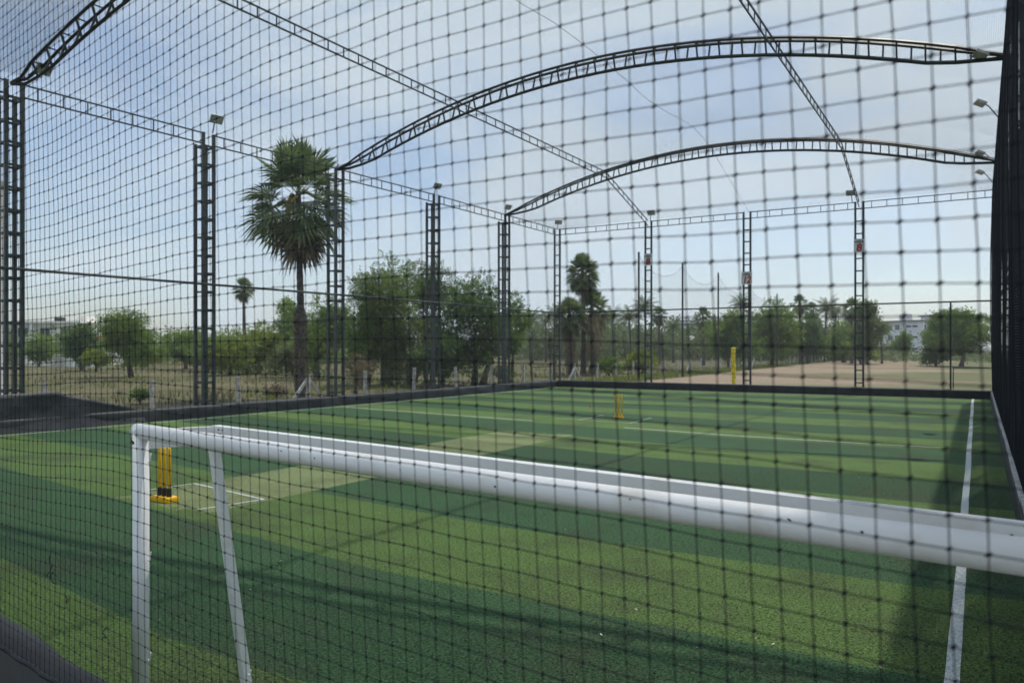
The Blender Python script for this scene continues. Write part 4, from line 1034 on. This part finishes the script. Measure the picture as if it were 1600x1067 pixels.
# far wood: one mass of foliage on the horizon
rng = random.Random(77); fw = MB(); lobes = []
for k in range(150):
    px = 812 + 590*k/150 + rng.uniform(-4, 4); d = rng.uniform(135, 175); p = at(px, d); h = rng.uniform(4.5, 8.2) if px < 1340 else rng.uniform(1.5, 3.0)
    lobes.append((Vector((p.x, p.y, h*0.5)), Vector((rng.uniform(2.0, 3.4), rng.uniform(2, 3.4), h*0.55))))
leaf_cloud(fw, rng, lobes, 60000, 0.5); tag(fw.build('far_wood', LEAF['olive']), 'hazy mass of trees along the horizon', 'wood', kind='stuff')
rng = random.Random(78); fw = MB(); lobes = []
for k in range(60):
    px = -60 + 640*k/60 + rng.uniform(-6, 6); d = rng.uniform(105, 150); p = at(px, d); h = rng.uniform(2.8, 5.2)
    lobes.append((Vector((p.x, p.y, h*0.5)), Vector((rng.uniform(2.0, 3.4), rng.uniform(2, 3.4), h*0.55))))
leaf_cloud(fw, rng, lobes, 32000, 0.42); tag(fw.build('far_scrub', LEAF['mid']), 'scrub and trees along the far side of the left field', 'scrub', kind='stuff')
rng = random.Random(79); fw = MB(); lobes = []
for k in range(36):
    px = 1385 + 180*k/36 + rng.uniform(-3, 3); d = rng.uniform(118, 150); p = at(px, d); h = rng.uniform(1.2, 2.5)
    lobes.append((Vector((p.x, p.y, h*0.4)), Vector((rng.uniform(1.6, 3.0), rng.uniform(1.6, 3), h*0.6))))
leaf_cloud(fw, rng, lobes, 5000, 0.3); tag(fw.build('far_hedge', LEAF['olive']), 'low scrub bank beyond the sandy ground', 'scrub', kind='stuff')
# dry grass tufts in the left field and along the fence
rng = random.Random(80); gs = [MB(), MB()]
def tuft(mb, p, h, nb):
    for _ in range(nb):
        a = rng.uniform(0, 6.28); sp = rng.uniform(0.1, 0.5)*h; e = p + Vector((math.cos(a)*sp, math.sin(a)*sp, h*rng.uniform(0.6, 1.1)))
        sd = Vector((-math.sin(a), math.cos(a), 0))*0.02*h/0.3; i = len(mb.v)
        mb.v += [p - sd, p + sd, e]; mb.f.append((i, i+1, i+2))
for k in range(9000):
    x = XL - 0.8 - 60*rng.random()**1.7; y = rng.uniform(6, 95)
    q = mnoise.noise((x*0.12, y*0.12, 0))
    if q < -0.15: continue
    tuft(gs[0 if mnoise.noise((x*0.2, y*0.2, 9)) > -0.1 else 1], Vector((x, y, -0.06)), rng.uniform(0.10, 0.30)*(1 + q), 7)
for k in range(3000):
    y = 39 + 130*rng.random()**1.5; x = -20.4 - 0.03*(y - 40) + rng.uniform(-2.2, 1.6)
    tuft(gs[1], Vector((x, y, -0.06)), rng.uniform(0.1, 0.35), 7)
tag(gs[0].build('dry_grass', LEAF['dry']), 'dry straw coloured grass in the field left of the cage', 'grass', kind='stuff')
tag(gs[1].build('green_grass', LEAF['yel']), 'greener grass in the field and along the fence', 'grass', kind='stuff')
# small plants near the left kerb
for i, (px, d, yt, hw, key, lb) in enumerate(((219, 30, 612, 12, 'mid', 'small spiky green plant behind the left kerb'), (556, 36, 548, 34, 'dry', 'pale dry shrub behind the third left column'), (790, 46, 572, 26, 'olive', 'low scrub behind the fifth left column'), (430, 34, 606, 20, 'dry', 'dry weeds at the foot of the tall fan palm'))):
    tree('shrub', px, d, yt, 620, hw, key, lb, 700 + i, n=700, ls=0.09, cat='shrub', lobes_n=6)

# ------------------------------------------------------------------ hazy air over the whole site
hz_m = bpy.data.materials.new('haze_air'); hz_m.use_nodes = True; t = hz_m.node_tree; t.nodes.clear()
vo = N(t, 'ShaderNodeVolumePrincipled'); vo.inputs['Color'].default_value = (0.90, 0.94, 1.0, 1); vo.inputs['Density'].default_value = 0.00042; vo.inputs['Anisotropy'].default_value = 0.2
om = N(t, 'ShaderNodeOutputMaterial'); t.links.new(vo.outputs[0], om.inputs['Volume'])
hb = MB().box((-2600, -1600, -1.1), (2600, 3100, 16.5)).build('haze', hz_m); tag(hb, 'thin pale haze lying over the fields', 'haze', kind='stuff')
